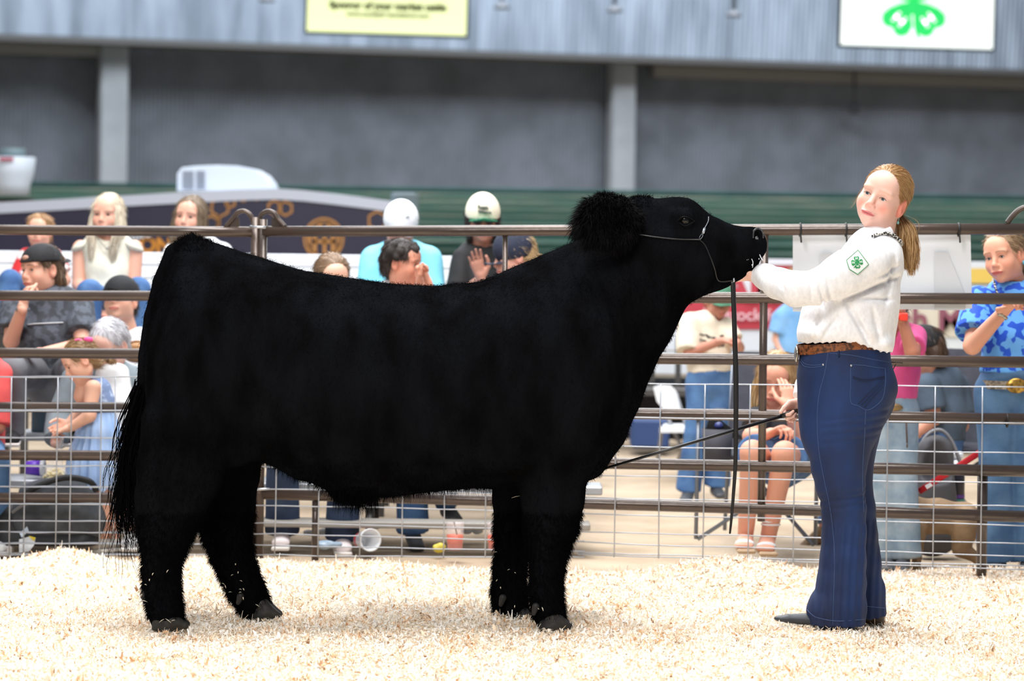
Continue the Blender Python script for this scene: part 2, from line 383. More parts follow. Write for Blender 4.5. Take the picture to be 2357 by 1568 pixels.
setp(mb.obj('wall_speaker', mat('black_plastic', (24, 24, 26), 0.5)), 'small dark box speaker hung on the back wall above the handler', 'speaker')
# joints in the fascia: conduits
for px, lab in ((112, 'thin conduit down the fascia near the left edge'), (590, 'thin conduit down the fascia left of the yellow screen'), (1500, 'thin conduit down the fascia between the two screens')):
    mb = MB(); q = gpt(px, wline(px) - 1.25) ; q = q + np.array([0, 0, zf + 0.1]); mb.tube([q, q + fup * 3.2], 0.045, 6)
    setp(mb.obj('conduit', mat('conduit', (120, 126, 136), 0.5)), lab, 'conduit')
# hanging lamps
for px, py, lab in ((615, 1, 'hanging dish lamp at the top edge left of the yellow screen'), (1155, 18, 'hanging dish lamp right of the yellow screen'), (1415, 25, 'middle hanging dish lamp of the three between the screens'), (1690, 36, 'hanging dish lamp left of the white screen')):
    d = 50.0; q = P(px, py, d); mb = MB(); mb.lathe([(0.0, 0.09), (0.05, 0.09), (0.13, 0.02), (0.14, -0.02), (0.0, -0.03)], q, 14)
    t = thing('hanging_lamp', lab, 'lamp', q, 'dish lamps hanging from the roof'); mb.obj('lamp_shade', mat('lamp_grey', (92, 92, 96), 0.5), t)
    mb = MB(); mb.tube([q + np.array([0, 0, 0.08]), q + np.array([0, 0, 1.6])], 0.025, 6); mb.obj('rod', mat('lamp_grey'), t)
# ------------------------------------------------------------------ grandstand of green planks
m_green = mat('green_plank', (66, 112, 106), 0.7, rgb2=(104, 150, 140), scale=2.2, detail=6, stretch=(0.25, 1, 2.4), contrast=(0.3, 0.7))
m_gdark = mat('green_board', (34, 76, 72), 0.7, rgb2=(46, 92, 86), scale=2)
m_tan = mat('worn_plank_edge', (150, 156, 140), 0.8, rgb2=(96, 132, 120), scale=3, detail=5, stretch=(0.3, 1, 1))
t = thing('grandstand', 'long grandstand of worn green planks below the grey back wall', 'grandstand', (0, 40, 0))
NR = 10; zs = [1.05 + 0.128 * i for i in range(NR)]
def gs_depth(i): return 38.5 + 1.55 * i
for i in range(NR):
    d0 = gs_depth(i); mb = MB(); a = gpt(-250, d0 - 0.9); b = gpt(2650, d0 + 2.4); tt = norm(b - a); R = np.stack([tt, np.array([-tt[1], tt[0], 0]), np.array([0, 0, 1.0])], 1); c = (a + b) / 2; Lg = np.linalg.norm(b - a)
    sl = 0.0
    mb.box(c + np.array([0, 0.0, zs[i] - 0.5]), (Lg, 0.06, 0.98), R); mb.obj('riser', m_gdark if i in (NR - 1,) else m_green, t)
    mb = MB(); mb.box(c + R @ np.array([0, -0.12, 0]) + np.array([0, 0, zs[i] + 0.015]), (Lg, 0.3, 0.035), R); mb.obj('seat_plank', m_tan if i < NR - 1 else m_gdark, t)
# ------------------------------------------------------------------ ground
mb = MB(); mb.box((0, 32, -0.10), (46, 60, 0.1)); struct('floor', mb, mat('dirt_floor', (196, 176, 152), 0.95, rgb2=(168, 148, 124), scale=2.5, detail=8, bump=0.01, bscale=30))
def hgt(x, y):
    h = 0.010 * np.sin(2.1 * x + 1.3 * y) + 0.008 * np.sin(4.3 * x - 2.7 * y + 1) + 0.006 * np.sin(9 * x + 5 * y) + 0.004 * np.sin(17 * x - 23 * y + np.sin(6 * x) * 2)
    def hp(cx, cy, sx, sy, a): return a * np.exp(-((x - cx) / sx) ** 2 - ((y - cy) / sy) ** 2)
    h = h + hp(-1.88, 12.75, 0.16, 0.22, 0.055) + hp(-1.1, 12.7, 0.22, 0.2, 0.035) + hp(0.98, 12.5, 0.3, 0.3, 0.075) + hp(-0.2, 12.6, 0.5, 0.2, 0.02) + hp(1.4, 12.4, 0.2, 0.2, 0.03)
    h = h - 0.012 * np.exp(-((x + 0.95) / 0.25) ** 2 - ((y - 11.1) / 0.3) ** 2)
    edge = 12.85 + 0.08 * np.sin(3.1 * x + 0.5) + 0.05 * np.sin(7.7 * x) + 0.1 * (x > 1.3)
    return h - 0.10 * np.clip((y - edge + 0.25) / 0.5, 0, 1) ** 2 * 1.0 + 0.0
gx = np.linspace(-3.2, 3.2, 321); gy = np.linspace(7.5, 13.4, 300); GX, GY = np.meshgrid(gx, gy, indexing='ij')
V = np.stack([GX, GY, hgt(GX, GY)], -1).reshape(-1, 3); n2 = len(gy)
I = (np.arange(len(gx) - 1)[:, None] * n2 + np.arange(n2 - 1)[None]).ravel(); F = np.stack([I, I + n2, I + n2 + 1, I + 1], 1)
o = link('shavings_bed', mesh_np(V, F), mat('shavings_bed', (255, 244, 222), 0.95, rgb2=(246, 220, 190), scale=45, detail=8, contrast=(0.4, 0.8), bump=0.012, bscale=90)); setp(o, kind='structure'); o.name = 'floor_shavings'
def flakes(n, seed, ymin=8.2, ymax=13.15):
    r = np.random.default_rng(seed); x = r.uniform(-1, 1, n) ; y = r.uniform(ymin, ymax, n); x = x * (y * 0.178 + 0.1); z = hgt(x, y)
    k = z > -0.075; x, y, z = x[k], y[k], z[k]; n = len(x)
    big = r.random(n) ** 3; Lh = (0.007 + 0.024 * big + 0.005 * r.random(n)) * 0.58; Wd = (0.0014 + 0.0052 * r.random(n) ** 3) ; curl = r.normal(0, 1.0, n) * 1.5
    yaw = r.uniform(0, 6.283, n); tilt = r.normal(0, 0.38, n); rl = r.normal(0, 0.5, n)
    dx = np.stack([np.cos(yaw) * np.cos(tilt), np.sin(yaw) * np.cos(tilt), np.sin(tilt)], 1); sd = np.stack([-np.sin(yaw), np.cos(yaw), rl * 0.8], 1); sd /= np.linalg.norm(sd, axis=1)[:, None]
    up = np.cross(dx, sd); c = np.stack([x, y, z + 0.002 + 0.010 * r.random(n) ** 2 + np.abs(np.sin(tilt)) * Lh], 1); V = []
    for t in (-1, -0.33, 0.33, 1):
        w = Wd * (1 - 0.55 * abs(t) ** 2); cc = c + dx * (Lh * t)[:, None] + up * (curl * Lh * t * t * 0.45)[:, None]
        V += [cc - sd * w[:, None], cc + sd * w[:, None]]
    V = np.stack(V, 1).reshape(-1, 3); b = (np.arange(n) * 8)[:, None]; F = np.concatenate([b + np.array([2 * i, 2 * i + 1, 2 * i + 3, 2 * i + 2]) for i in range(3)])
    pal = np.array([lin(c)[:3] for c in ((255, 250, 243), (255, 246, 233), (255, 240, 220), (250, 224, 194), (242, 200, 158), (222, 170, 122), (160, 120, 84))])
    pr = np.array([0.36, 0.28, 0.17, 0.10, 0.055, 0.027, 0.008]); lum = np.sin(9 * x + 4 * y + 2 * np.sin(3 * x)) * np.sin(11 * y - 5 * x + 1 + 2 * np.sin(4 * y))
    ci = r.choice(7, n, p=pr); ci = np.clip(ci + ((lum > 0.40) & (r.random(n) < 0.42)) * 2, 0, 6); col = pal[ci] * r.uniform(0.93, 1.0, n)[:, None]
    return V, F, np.repeat(col, 8, 0)
V, F, C_ = flakes(200000, 3)
o = link('wood_shavings', mesh_np(V, F, True, C_), mat('shaving', (255, 240, 214), 0.85, vcol=True)); setp(o, 'pale curled wood shavings spread over the whole show ring floor', 'wood shavings', kind='stuff')
# ------------------------------------------------------------------ ring fence
m_rail = mat('rail_paint', (84, 70, 62), 0.25, rgb2=(68, 57, 52), scale=6, detail=5, metal=0.25, spec=0.6, stretch=(0.4, 1, 1), bump=0.0008, bscale=60)
m_wire = mat('galvanised_wire', (176, 180, 188), 0.35, metal=0.55)
def fd(px): return 13.32 - 0.00030 * px if px < 600 else 13.14 - 0.00039 * (px - 600)
def FP(px, py, off=0.0): return P(px, py, fd(px) + off)
def railpath(y0, x0, y1, x1, off=0.0): return [FP(x0 + (x1 - x0) * t, y0 + (y1 - y0) * t, off) for t in (0, .25, .5, .75, 1)]
fl = thing('fence_panel', 'brown pipe fence panel at the left, behind the steer\'s rump', 'fence panel', gpt(300, fd(300)))
fr = thing('fence_panel', 'long brown pipe fence panel from behind the steer\'s back to the floral blouse girl', 'fence panel', gpt(1500, fd(1500)))
for ya, yb in ((528, 534), (680, 682), (812, 816), (937, 939), (1047, 1051), (1145, 1148)):
    mb = MB(); mb.tube(railpath(ya, -120, yb, 582), .0235, 14); mb.obj('rail', m_rail, fl)
for ya, yb in ((533, 527), (682, 688), (817, 834), (940, 965), (1052, 1085), (1137, 1190)):
    mb = MB(); mb.tube(railpath(ya, 606, yb + (yb - ya) * .03, 2420), .0245, 14); mb.obj('rail', m_rail, fr)
def post(t, px, y0, y1, r=.019, off=0.0): mb = MB(); mb.tube([FP(px, y0, off), FP(px + (y0 - y1) * 0.0122 , y1, off)], r, 12); mb.obj('post', m_rail, t)
post(fl, 588, 500, 1285); post(fr, 606, 505, 1290)
post(fl, -60, 520, 1285)
post(fr, 1163, 540, 1140, .012); post(fr, 1760, 530, 1200, .017); post(fr, 727, 1140, 1290, .016, 0.01); post(fr, 2262, 1080, 1325, .022, 0.03); post(fr, 500, 1180, 1284, .012) if False else None
# hooped handles where the panels are pinned
def hoop(t, pts):
    mb = MB(); mb.tube(smooth_path([FP(x, y) for x, y in pts], 6), .011, 10); 
    (x0, y0), (x1, y1) = pts[-1], pts[-2]
    mb.obj('hoop_handle', m_rail, t)
    mb = MB(); a = FP(x0, 522); s = 1 if x0 > 600 else -1; b = FP(x0 - s * 32, 522); c = FP(x0 - s * 30, 500); e = FP(x0 - s * 12, 506)
    mb.poly([a, b, c, e], (0, 1, 0), .012); mb.obj('gusset', m_rail, t)
hoop(fl, [(584, 530), (583, 510), (575, 494), (562, 486), (548, 489), (536, 503), (520, 522)])
hoop(fr, [(603, 530), (597, 512), (602, 494), (616, 486), (630, 490), (640, 504), (656, 522)])
mb = MB(); mb.tube(smooth_path([FP(2318, 514), FP(2330, 498), FP(2345, 484), FP(2362, 477), FP(2380, 482)], 5), .012, 10); mb.obj('hoop_handle', m_rail, fr)
mb = MB(); mb.tube([FP(575, 522, -.03), FP(612, 524, -.03)], .006, 8); mb.tube([FP(570, 1128, -.03), FP(620, 1126, -.03)], .006, 8); mb.obj('pin', mat('bright_steel', (190, 195, 202), 0.25, metal=0.9), fl)
# wire mesh panels fixed to the ring side of the rails
def mesh_panel(label, x0, x1, xs_, ys0, ys1, off, base):
    t = thing('wire_mesh_panel', label, 'wire panel', base, 'galvanised wire panels on the fence')
    o = -0.033 + off
    for ya, yb in zip(ys0, ys1):
        mb = MB(); n = 9; mb.tube([FP(x0 + (x1 - x0) * i / n, ya + (yb - ya) * i / n + RNG.normal(0, .9), o) for i in range(n + 1)], .0029, 6); mb.obj('horizontal_wire', m_wire, t)
    for x in xs_:
        f_ = (x - x0) / (x1 - x0); ya = ys0[0] + (ys1[0] - ys0[0]) * f_; yb = ys0[-1] + (ys1[-1] - ys0[-1]) * f_; mb = MB()
        mb.tube([FP(x - (y - ya) * 0.0135 + RNG.normal(0, .5), y, o - .004) for y in np.linspace(ya, yb + 3, 5)], .0029, 6); mb.obj('vertical_wire', m_wire, t)
mesh_panel('galvanised wire mesh panel at the far left, its wires doubled by its neighbour', -60, 420, [-42, 60, 165, 266, 370], [866, 943, 1007, 1071, 1120, 1159, 1199, 1224, 1250, 1275], [868, 945, 1009, 1073, 1122, 1161, 1200, 1226, 1251, 1276], 0, gpt(100, 13.2))
mesh_panel('galvanised wire mesh panel between the left edge and the steer\'s hind legs', -60, 560, [27, 133, 234, 336, 437, 535], [868, 945, 1008, 1072, 1121, 1160, 1199, 1225, 1251, 1276], [870, 947, 1010, 1074, 1123, 1163, 1202, 1228, 1253, 1279], -.012, gpt(300, 13.2))
mesh_panel('galvanised wire mesh panel seen under the steer\'s belly', 560, 1345, [638, 737, 833, 930, 1026, 1122, 1220, 1318], [868, 945, 1008, 1073, 1125, 1163, 1202, 1229, 1254, 1279], [880, 956, 1024, 1092, 1142, 1179, 1222, 1246, 1270, 1283], 0, gpt(950, 13.0))
mesh_panel('galvanised wire mesh panel from the steer\'s chest to the right edge', 1330, 2420, [1419, 1521, 1623, 1727, 1831, 1937, 2045, 2153, 2262, 2370], [881, 959, 1026, 1094, 1145, 1182, 1224, 1249, 1272, 1277], [892, 975, 1045, 1114, 1168, 1211, 1253, 1282, 1306, 1313], 0, gpt(1850, 12.7))
# ------------------------------------------------------------------ the black steer
m_coat = mat('black_coat', (9, 9, 10), 0.9, rgb2=(17, 18, 21), scale=9, detail=6, stretch=(1, 1, 0.4), bump=0.003, bscale=150, spec=0.0)  # slight bluish sheen is mixed into the base tones, specular off
m_fur = mat('black_hair', (10, 10, 12), 0.9, spec=0.0)
m_hoof = mat('hoof', (48, 44, 39), 0.6, rgb2=(26, 25, 24), scale=22, bump=0.002, bscale=60)
sroot = thing('black_steer', 'big glossy black steer standing sideways in the shavings, head raised to the handler', 'steer', (-0.6, 11.0, 0.0))
SD = 11.0
YL = np.array([0, 1.0, 0])
T = np.array([  # px, top, bottom, half width
 (338, 800, 860, .03), (343, 765, 900, .09), (352, 715, 980, .15), (364, 680, 1030, .19), (378, 650, 1070, .22), (400, 598, 1120, .26), (418, 566, 1135, .28), (437, 553, 1140, .30), (470, 554, 1130, .32), (500, 562, 1100, .335), (550, 578, 1050, .345),
 (600, 592, 1035, .35), (640, 606, 1058, .36), (700, 625, 1092, .385), (740, 631, 1118, .40), (800, 641, 1138, .415), (850, 647, 1144, .42), (900, 653, 1142, .425), (1000, 659, 1131, .42), (1100, 651, 1124, .40), (1200, 629, 1128, .385),
 (1260, 604, 1130, .37), (1310, 590, 1125, .345), (1360, 610, 1100, .31), (1400, 650, 1062, .27), (1430, 700, 1015, .23), (1450, 750, 965, .18), (1465, 800, 915, .11), (1472, 840, 880, .05)], float)
xs = (T[:, 0] - CX) * SD / FPX
def pz(px, py): return P(px, py, SD)[2]
zt = np.array([pz(a, b) for a, b in T[:, :2]]); zb = np.array([pz(a, b) for a, b in T[:, (0, 2)]])
def trunk(X, Y, Z):
    t = np.interp(X, xs, zt); b = np.interp(X, xs, zb); w = np.interp(X, xs, T[:, 3]); c = (t + b) / 2; h = (t - b) / 2
    # flatter sides, fuller low in the ribs
    zz = np.clip((Z - c) / h, -1.5, 1.5); wl = w * (1 - 0.10 * zz - 0.06 * zz * zz)
    n = 2.45; q = (np.abs((Y - SD) / wl) ** n + np.abs((Z - c) / h) ** n) ** (1 / n); d = (q - 1) * np.minimum(w, h)
    d = np.maximum(d, xs[0] - X); return np.maximum(d, X - xs[-1])
f = Field(0.0105)
f._a(trunk, (xs[0], SD - .45, zb.min()), (xs[-1], SD + .45, zt.max()), 0.02, '+')
def S(px, py, dy=0): return P(px, py, SD + dy)
# neck crest, neck, throat
def sec(p0, a0, b0, p1, a1, b1, k=0.04): f.econe(S(*p0), S(*p1), b0, M2(a0, SD), b1, M2(a1, SD), YL, k)
sec((1285, 765), 170, .27, (1410, 690), 150, .215, 0.10)
sec((1410, 690), 150, .215, (1490, 600), 128, .165, 0.05)
sec((1490, 595), 122, .155, (1565, 566), 103, .125, 0.05)
# brisket and throat line
f.chain([S(1552, 690), S(1508, 755), S(1474, 830), S(1438, 915), S(1400, 1000), S(1355, 1062)], [.03, .036, .038, .048, .058, .066], 0.06)
f.cone(S(1462, 690), S(1360, 900), .12, .15, 0.10)
# head
sec((1560, 562), 100, .118, (1622, 578), 81, .098, 0.04)
sec((1622, 580), 80, .098, (1690, 583), 60, .078, 0.03)
sec((1690, 575), 58, .078, (1722, 565), 43, .070, 0.03)
f.econe(S(1480, 500), S(1575, 498), .10, M2(40, SD), .095, M2(33, SD), YL, 0.05)      # forehead
f.ell(S(1474, 474), (.052, .075, .036), None, 0.02)                                      # poll
f.ell(S(1733, 553), (.035, .062, .045), None, 0.02)                                     # muzzle pad
f.ell(S(1712, 606), (.048, .045, .026), None, 0.02); f.cone(S(1650, 630), S(1715, 612), .05, .03, 0.03)     # lower jaw
f.econe(S(1595, 655), S(1660, 640), .07, M2(34, SD), .05, M2(20, SD), YL, 0.05)
f.ell(S(1735, 592, -0.02), (.05, .06, .006), None, 0.008, '-')                            # mouth line
f.ell(S(1576, 506, -.118), (.034, .030, .026), None, 0.02); f.ell(S(1577, 508, -.142), (.021, .016, .012), None, 0.008, '-')
f.ell(S(1570, 490, -.112), (.035, .02, .016), None, 0.02)
f.ell(S(1744, 542, -.050), (.016, .022, .022), None, 0.01, '-')
f.cone(S(1640, 560, -.09), S(1600, 650, -.10), .03, .05, 0.06)
f.cone(S(1590, 540, -.105), S(1680, 560, -.075), .02, .015, 0.04)
# rump, thighs and legs
NR_, FR_ = 10.78 - SD, 11.13 - SD
def leg(dy, pts, flat=0.85, k=0.04):
    for (x0, y0, r0), (x1, y1, r1) in zip(pts[:-1], pts[1:]):
        f.econe(S(x0, y0, dy), S(x1, y1, dy), M2(r0, SD) * flat, M2(r0, SD), M2(r1, SD) * flat, M2(r1, SD), YL, k if r0 > 60 else 0.02)
f.ell(S(445, 860, -0.17), (M2(98), .17, M2(215)), None, 0.06); f.ell(S(455, 860, 0.17), (M2(95), .17, M2(210)), None, 0.06)
f.ell(S(545, 960, -0.16), (M2(75), .14, M2(110)), None, 0.08); f.ell(S(555, 960, 0.16), (M2(75), .14, M2(110)), None, 0.08)
leg(NR_, [(430, 980, 105), (412, 1090, 92), (393, 1160, 74), (380, 1220, 61), (375, 1265, 50), (370, 1310, 44), (372, 1360, 41), (379, 1400, 38), (385, 1428, 37)])
leg(FR_, [(500, 980, 100), (522, 1090, 72), (517, 1170, 64), (520, 1225, 57), (533, 1275, 49), (549, 1315, 45), (566, 1355, 43), (584, 1388, 38), (596, 1408, 30)])
f.cone(S(335, 1140, NR_), S(336, 1210, NR_), .03, .025, 0.04)
f.ell(S(1310, 880, -0.24), (M2(110), .15, M2(190)), None, 0.10); f.ell(S(1290, 900, 0.24), (M2(105), .15, M2(190)), None, 0.10)
leg(NR_ + 0.03, [(1285, 960, 95), (1275, 1060, 78), (1272, 1150, 68), (1271, 1210, 60), (1265, 1258, 46), (1260, 1310, 37), (1257, 1360, 38), (1262, 1405, 37), (1271, 1432, 36)])
leg(FR_, [(1200, 960, 80), (1185, 1060, 60), (1180, 1150, 48), (1180, 1225, 44), (1179, 1265, 38), (1173, 1310, 37), (1171, 1365, 40), (1175, 1400, 40), (1181, 1420, 38)])
# sheath and belly fold
f.cone(S(790, 1128), S(822, 1152), .05, .022, 0.05); f.cone(S(600, 1030, -.2), S(690, 1085, -.12), .035, .03, 0.05); f.cone(S(600, 1030, .2), S(690, 1085, .12), .035, .03, 0.05)
# tail, run down from the tail head
f.chain([S(440, 562), S(402, 585), S(372, 650), S(350, 730), S(338, 820), S(330, 920), S(322, 1010)], [.035, .035, .033, .03, .028, .026, .03], 0.015)
def wr(X, Y, Z):        # neck wrinkles and slight muscle relief
    u = (X - 0.35) * 0.75 + (Z - 1.0) * 0.25
    m = np.exp(-((X - 0.36) / 0.14) ** 2 - ((Z - 1.28) / 0.22) ** 2)
    return 0.004 * m * np.sin(u * 190 + 3 * np.sin(Z * 9)) + 0.0035 * np.sin(7 * X + 5 * Z) * np.sin(9 * Z - 4 * X + 2 * Y)
BV, BF = f.build(wr, relax=1)
o = link('steer_body', mesh_np(BV, BF), m_coat, sroot); o.name = 'body'
BN = vnormals(BV, BF)
# hair fringes standing off the outline
def px_of(V):
    d = V[:, 1]; a = V[:, 0] * FPX / d; b = (CAMZ - V[:, 2]) * FPX / d
    return CX + a * cr - b * sr, HOR + a * sr + b * cr
bx, by = px_of(BV)
def fringe(mask, n, L0, L1, w, droop, down=0.3, back=0.0, rnd=0.25):
    ids = np.flatnonzero(mask); i = RNG.choice(ids, n); p = BV[i] + RNG.normal(0, 0.004, (n, 3)); d = BN[i] * 0.8 + RNG.normal(0, rnd, (n, 3)); d[:, 2] -= down; d[:, 0] += back
    d /= np.linalg.norm(d, axis=1)[:, None]; return blades(p - d * 0.004, d, RNG.uniform(L0, L1, n), w, droop)
low = (by > 1180) & (by < 1425)
parts = [fringe(low, 52000, .008, .020, .0018, .3, 0.5), fringe((by > 1060) & (by < 1200) & (bx > 560) & (bx < 1140) & (BN[:, 2] < -0.3), 5000, .01, .03, .0016, .4, 0.5),
         fringe((bx > 770) & (bx < 870) & (by > 1120), 1500, .02, .05, .0016, .4, 1.0), fringe((by < 580) & (bx > 400) & (bx < 490) & (BN[:, 2] > 0.3), 2600, .006, .016, .0018, -.1, -0.3, -0.3),
         fringe((bx > 1432) & (bx < 1500) & (by < 480), 2200, .006, .014, .0018, .1, 0.0, 0.3), fringe((bx > 330) & (bx < 520) & (by > 1000) & (by < 1200), 6000, .008, .018, .0016, .3, 0.4),
         fringe((by < 1180) & (by > 640) & (bx < 1560), 70000, .006, .011, .0016, .1, 0.9), fringe((by < 700) & (bx < 1640), 30000, .005, .009, .0015, .1, 0.6, -0.5), fringe((bx > 1380) & (bx < 1560) & (by > 640), 4000, .006, .012, .0016, .1, 0.3)]
V, F = join(parts); o = link('coat_hair', mesh_np(V, F), m_fur, sroot); setp(o, kind='stuff')
# ears
def ear(dy, name, flip):
    g = Field(0.008); s = -1 if dy < 0 else 1
    a = S(1478, 520, dy * 0.75); c1 = S(1430, 512, dy + s * .10); c2 = S(1385, 505, dy + s * .15); c3 = S(1352, 490, dy + s * .16)
    if s > 0: c2 = c2 + np.array([-.02, 0, -.03]); c3 = c3 + np.array([-.02, 0, -.055])
    u = norm(np.array([0.15, -0.25 * s, 1.0]))
    g.econe(a, c1, .035, .025, .085, .03, u, 0.02); g.econe(c1, c2, .085, .030, .095, .028, u, 0.03); g.econe(c2, c3, .095, .028, .055, .02, u, 0.03)
    if s < 0: g.econe(c1 + np.array([.02, -.04, -.005]), c2 + np.array([.0, -.04, -.01]), .045, .02, .055, .02, u, 0.02, '-')
    V, F = g.build(); o = link(name, mesh_np(V, F), m_coat, sroot); N = vnormals(V, F)
    n = 15000; i = RNG.integers(0, len(V), n); back = norm(c3 - a); d = N[i] * 0.75 + back * 0.45 + RNG.normal(0, 0.35, (n, 3)); lowm = V[i][:, 2] < a[2]; d[lowm, 2] -= 0.9
    d /= np.linalg.norm(d, axis=1)[:, None]; Ls = RNG.uniform(.012, .036, n) * (1 + .6 * (V[i][:, 0] < c3[0] + .02)); B_, G_ = blades(V[i], d, Ls, .0022, .45, 3)
    h = link('ear_hair', mesh_np(B_, G_), mat('ear_hair', (20, 18, 19), .7, rgb2=(9, 9, 11), scale=26, spec=.04), o); h['kind'] = 'stuff'
ear(-0.10, 'ear', 1); ear(0.10, 'ear', -1)
# long hair falling below the near ear along the cheek
# tail switch: wavy strands
def strands(paths, w0, name, m, parent, seg=14):
    pass
mbV = []; mbF = []; nb = 0
for i in range(620):
    t0 = RNG.random(); st = np.array([S(330, 900), S(326, 960), S(320, 1010)])[RNG.integers(0, 3)] + RNG.normal(0, .014, 3) * np.array([1, 1, 1.5]); Lh = RNG.uniform(.28, .42) + (0.1 if RNG.random() < .15 else 0)
    k = 13; ph = RNG.uniform(0, 6.28); dx = RNG.normal(-0.03, 0.022); wv = RNG.uniform(.004, .012); cur = RNG.uniform(-.01, .035)
    ts = np.linspace(0, 1, k); px_ = st[0] + dx * ts * 1.3 + 0.03 * np.sin(ts * 2.6) * -1 + cur * ts ** 2 * 2 + wv * np.sin(ts * 12 + ph) * ts; py_ = st[1] - 0.02 + RNG.normal(0, .02) * ts + wv * np.cos(ts * 11 + ph) * ts; pzz = st[2] - Lh * ts
    c = np.stack([px_, py_, pzz], 1); w = .0028 * (1 - ts * 0.8); sd = np.array([math.cos(ph), math.sin(ph), 0]); 
    mbV.append(np.stack([c - sd * w[:, None], c + sd * w[:, None]], 1).reshape(-1, 3)); mbF.append(np.array([(2 * j, 2 * j + 1, 2 * j + 3, 2 * j + 2) for j in range(k - 1)]) + nb); nb += 2 * k
V, F = np.concatenate(mbV), np.concatenate(mbF); o = link('tail_switch', mesh_np(V, F), m_fur, sroot); o['kind'] = 'stuff'
# hooves: two toes each, and dew claws
def hoof(cx, cy, dy, w, h, fw, shade):
    g = Field(0.004); base = S(cx, cy, dy)
    for s in (-1, 1):
        c = base + np.array([0, s * .026, 0])
        g.econe(c + np.array([-.008, 0, .045]), c + np.array([fw * 0.2, 0, .008]), .026, M2(w) * .36, .030, M2(w) * .47, YL, 0.008); g.cone(c + np.array([M2(w) * .2, 0, .025]), c + np.array([M2(w) * .55 + fw * .25, 0, .006]), .022, .014, 0.015)
    zc = base[2] - 0.012; V, F = g.build(cuts=[lambda X, Y, Z: zc - Z + 0 * X])
    link('hoof', mesh_np(V, F), m_hoof, sroot)
hoof(384, 1442, NR_, 74, 40, .01, 0); hoof(604, 1418, FR_, 62, 36, .02, 0); hoof(1271, 1444, NR_ + .03, 68, 30, .0, 0); hoof(1186, 1430, FR_, 82, 36, .015, 0)
for (x, y, dy) in ((334, 1372, NR_ - .02), (340, 1375, NR_ + .03), (551, 1380, FR_ - .06), (546, 1384, FR_ + .03), (1155, 1384, FR_ - .068), (1140, 1380, FR_ + .02), (1231, 1404, NR_ - .02), (1235, 1406, NR_ + .05)):
    g = Field(0.004); c = S(x, y, dy); g.econe(c + np.array([.004, 0, .012]), c + np.array([-.003, -.003, -.012]), .016, .014, .010, .009, YL, 0.01); V, F = g.build(); link('dew_claw', mesh_np(V, F), mat('dew_claw', (30, 28, 27), .6), sroot)
# eyes
for s, dd in ((-1, -.125), (1, .125)):
    mb = MB(); mb.ball(S(1577, 507, dd), (.021, .017, .018), 18); o = mb.obj('eye', mat('dark_eye', (6, 4, 3), 0.03, spec=0.5), sroot)
mb = MB(); mb.tube(smooth_path([S(1560, 509, -.142), S(1570, 500, -.150), S(1582, 500, -.150), S(1597, 508, -.137)], 4), .0022, 6); mb.tube(smooth_path([S(1562, 512, -.142), S(1575, 520, -.148), S(1588, 516, -.146), S(1599, 509, -.134)], 4), .0022, 6)
mb.obj('eyelid', mat('lid', (4, 4, 5), 0.6, spec=.1), sroot)
# wet nose
g = Field(0.004); g.ell(S(1741, 560), (.026, .045, .048), None, .01); g.ell(S(1748, 540, -.046), (.014, .014, .019), None, .008, '-'); g.ell(S(1748, 540, .046), (.014, .014, .019), None, .008, '-')
V, F = g.build(); link('nose', mesh_np(V, F), mat('wet_nose', (16, 17, 20), 0.25, bump=0.003, bscale=160, spec=0.7), sroot)
mb = MB(); mb.tube(smooth_path([S(1733, 548, -.072), S(1735, 532, -.073), S(1745, 526, -.066), S(1755, 534, -.052), S(1756, 548, -.046)], 5), .0035, 7); mb.obj('nostril_rim', mat('wet_nose'), sroot)
mb = MB()
for (x, y) in ((1726, 545), (1739, 558), (1744, 560), (1750, 557), (1753, 566), (1757, 573), (1722, 597), (1729, 592), (1733, 603), (1731, 610), (1755, 580), (1747, 596), (1719, 598)):
    mb.ball(S(x, y, -.072 + .0009 * (x - 1715)), (.002, .002, .0028), 8)
mb.tube(smooth_path([S(1748, 585, -.045), S(1752, 594, -.045), S(1756, 600, -.04)], 4), .002, 6); mb.tube(smooth_path([S(1730, 596, -.062), S(1733, 604, -.06), S(1732, 616, -.055)], 4), .0015, 6)
mb.obj('saliva', mat('saliva', (225, 228, 232), 0.15), sroot)
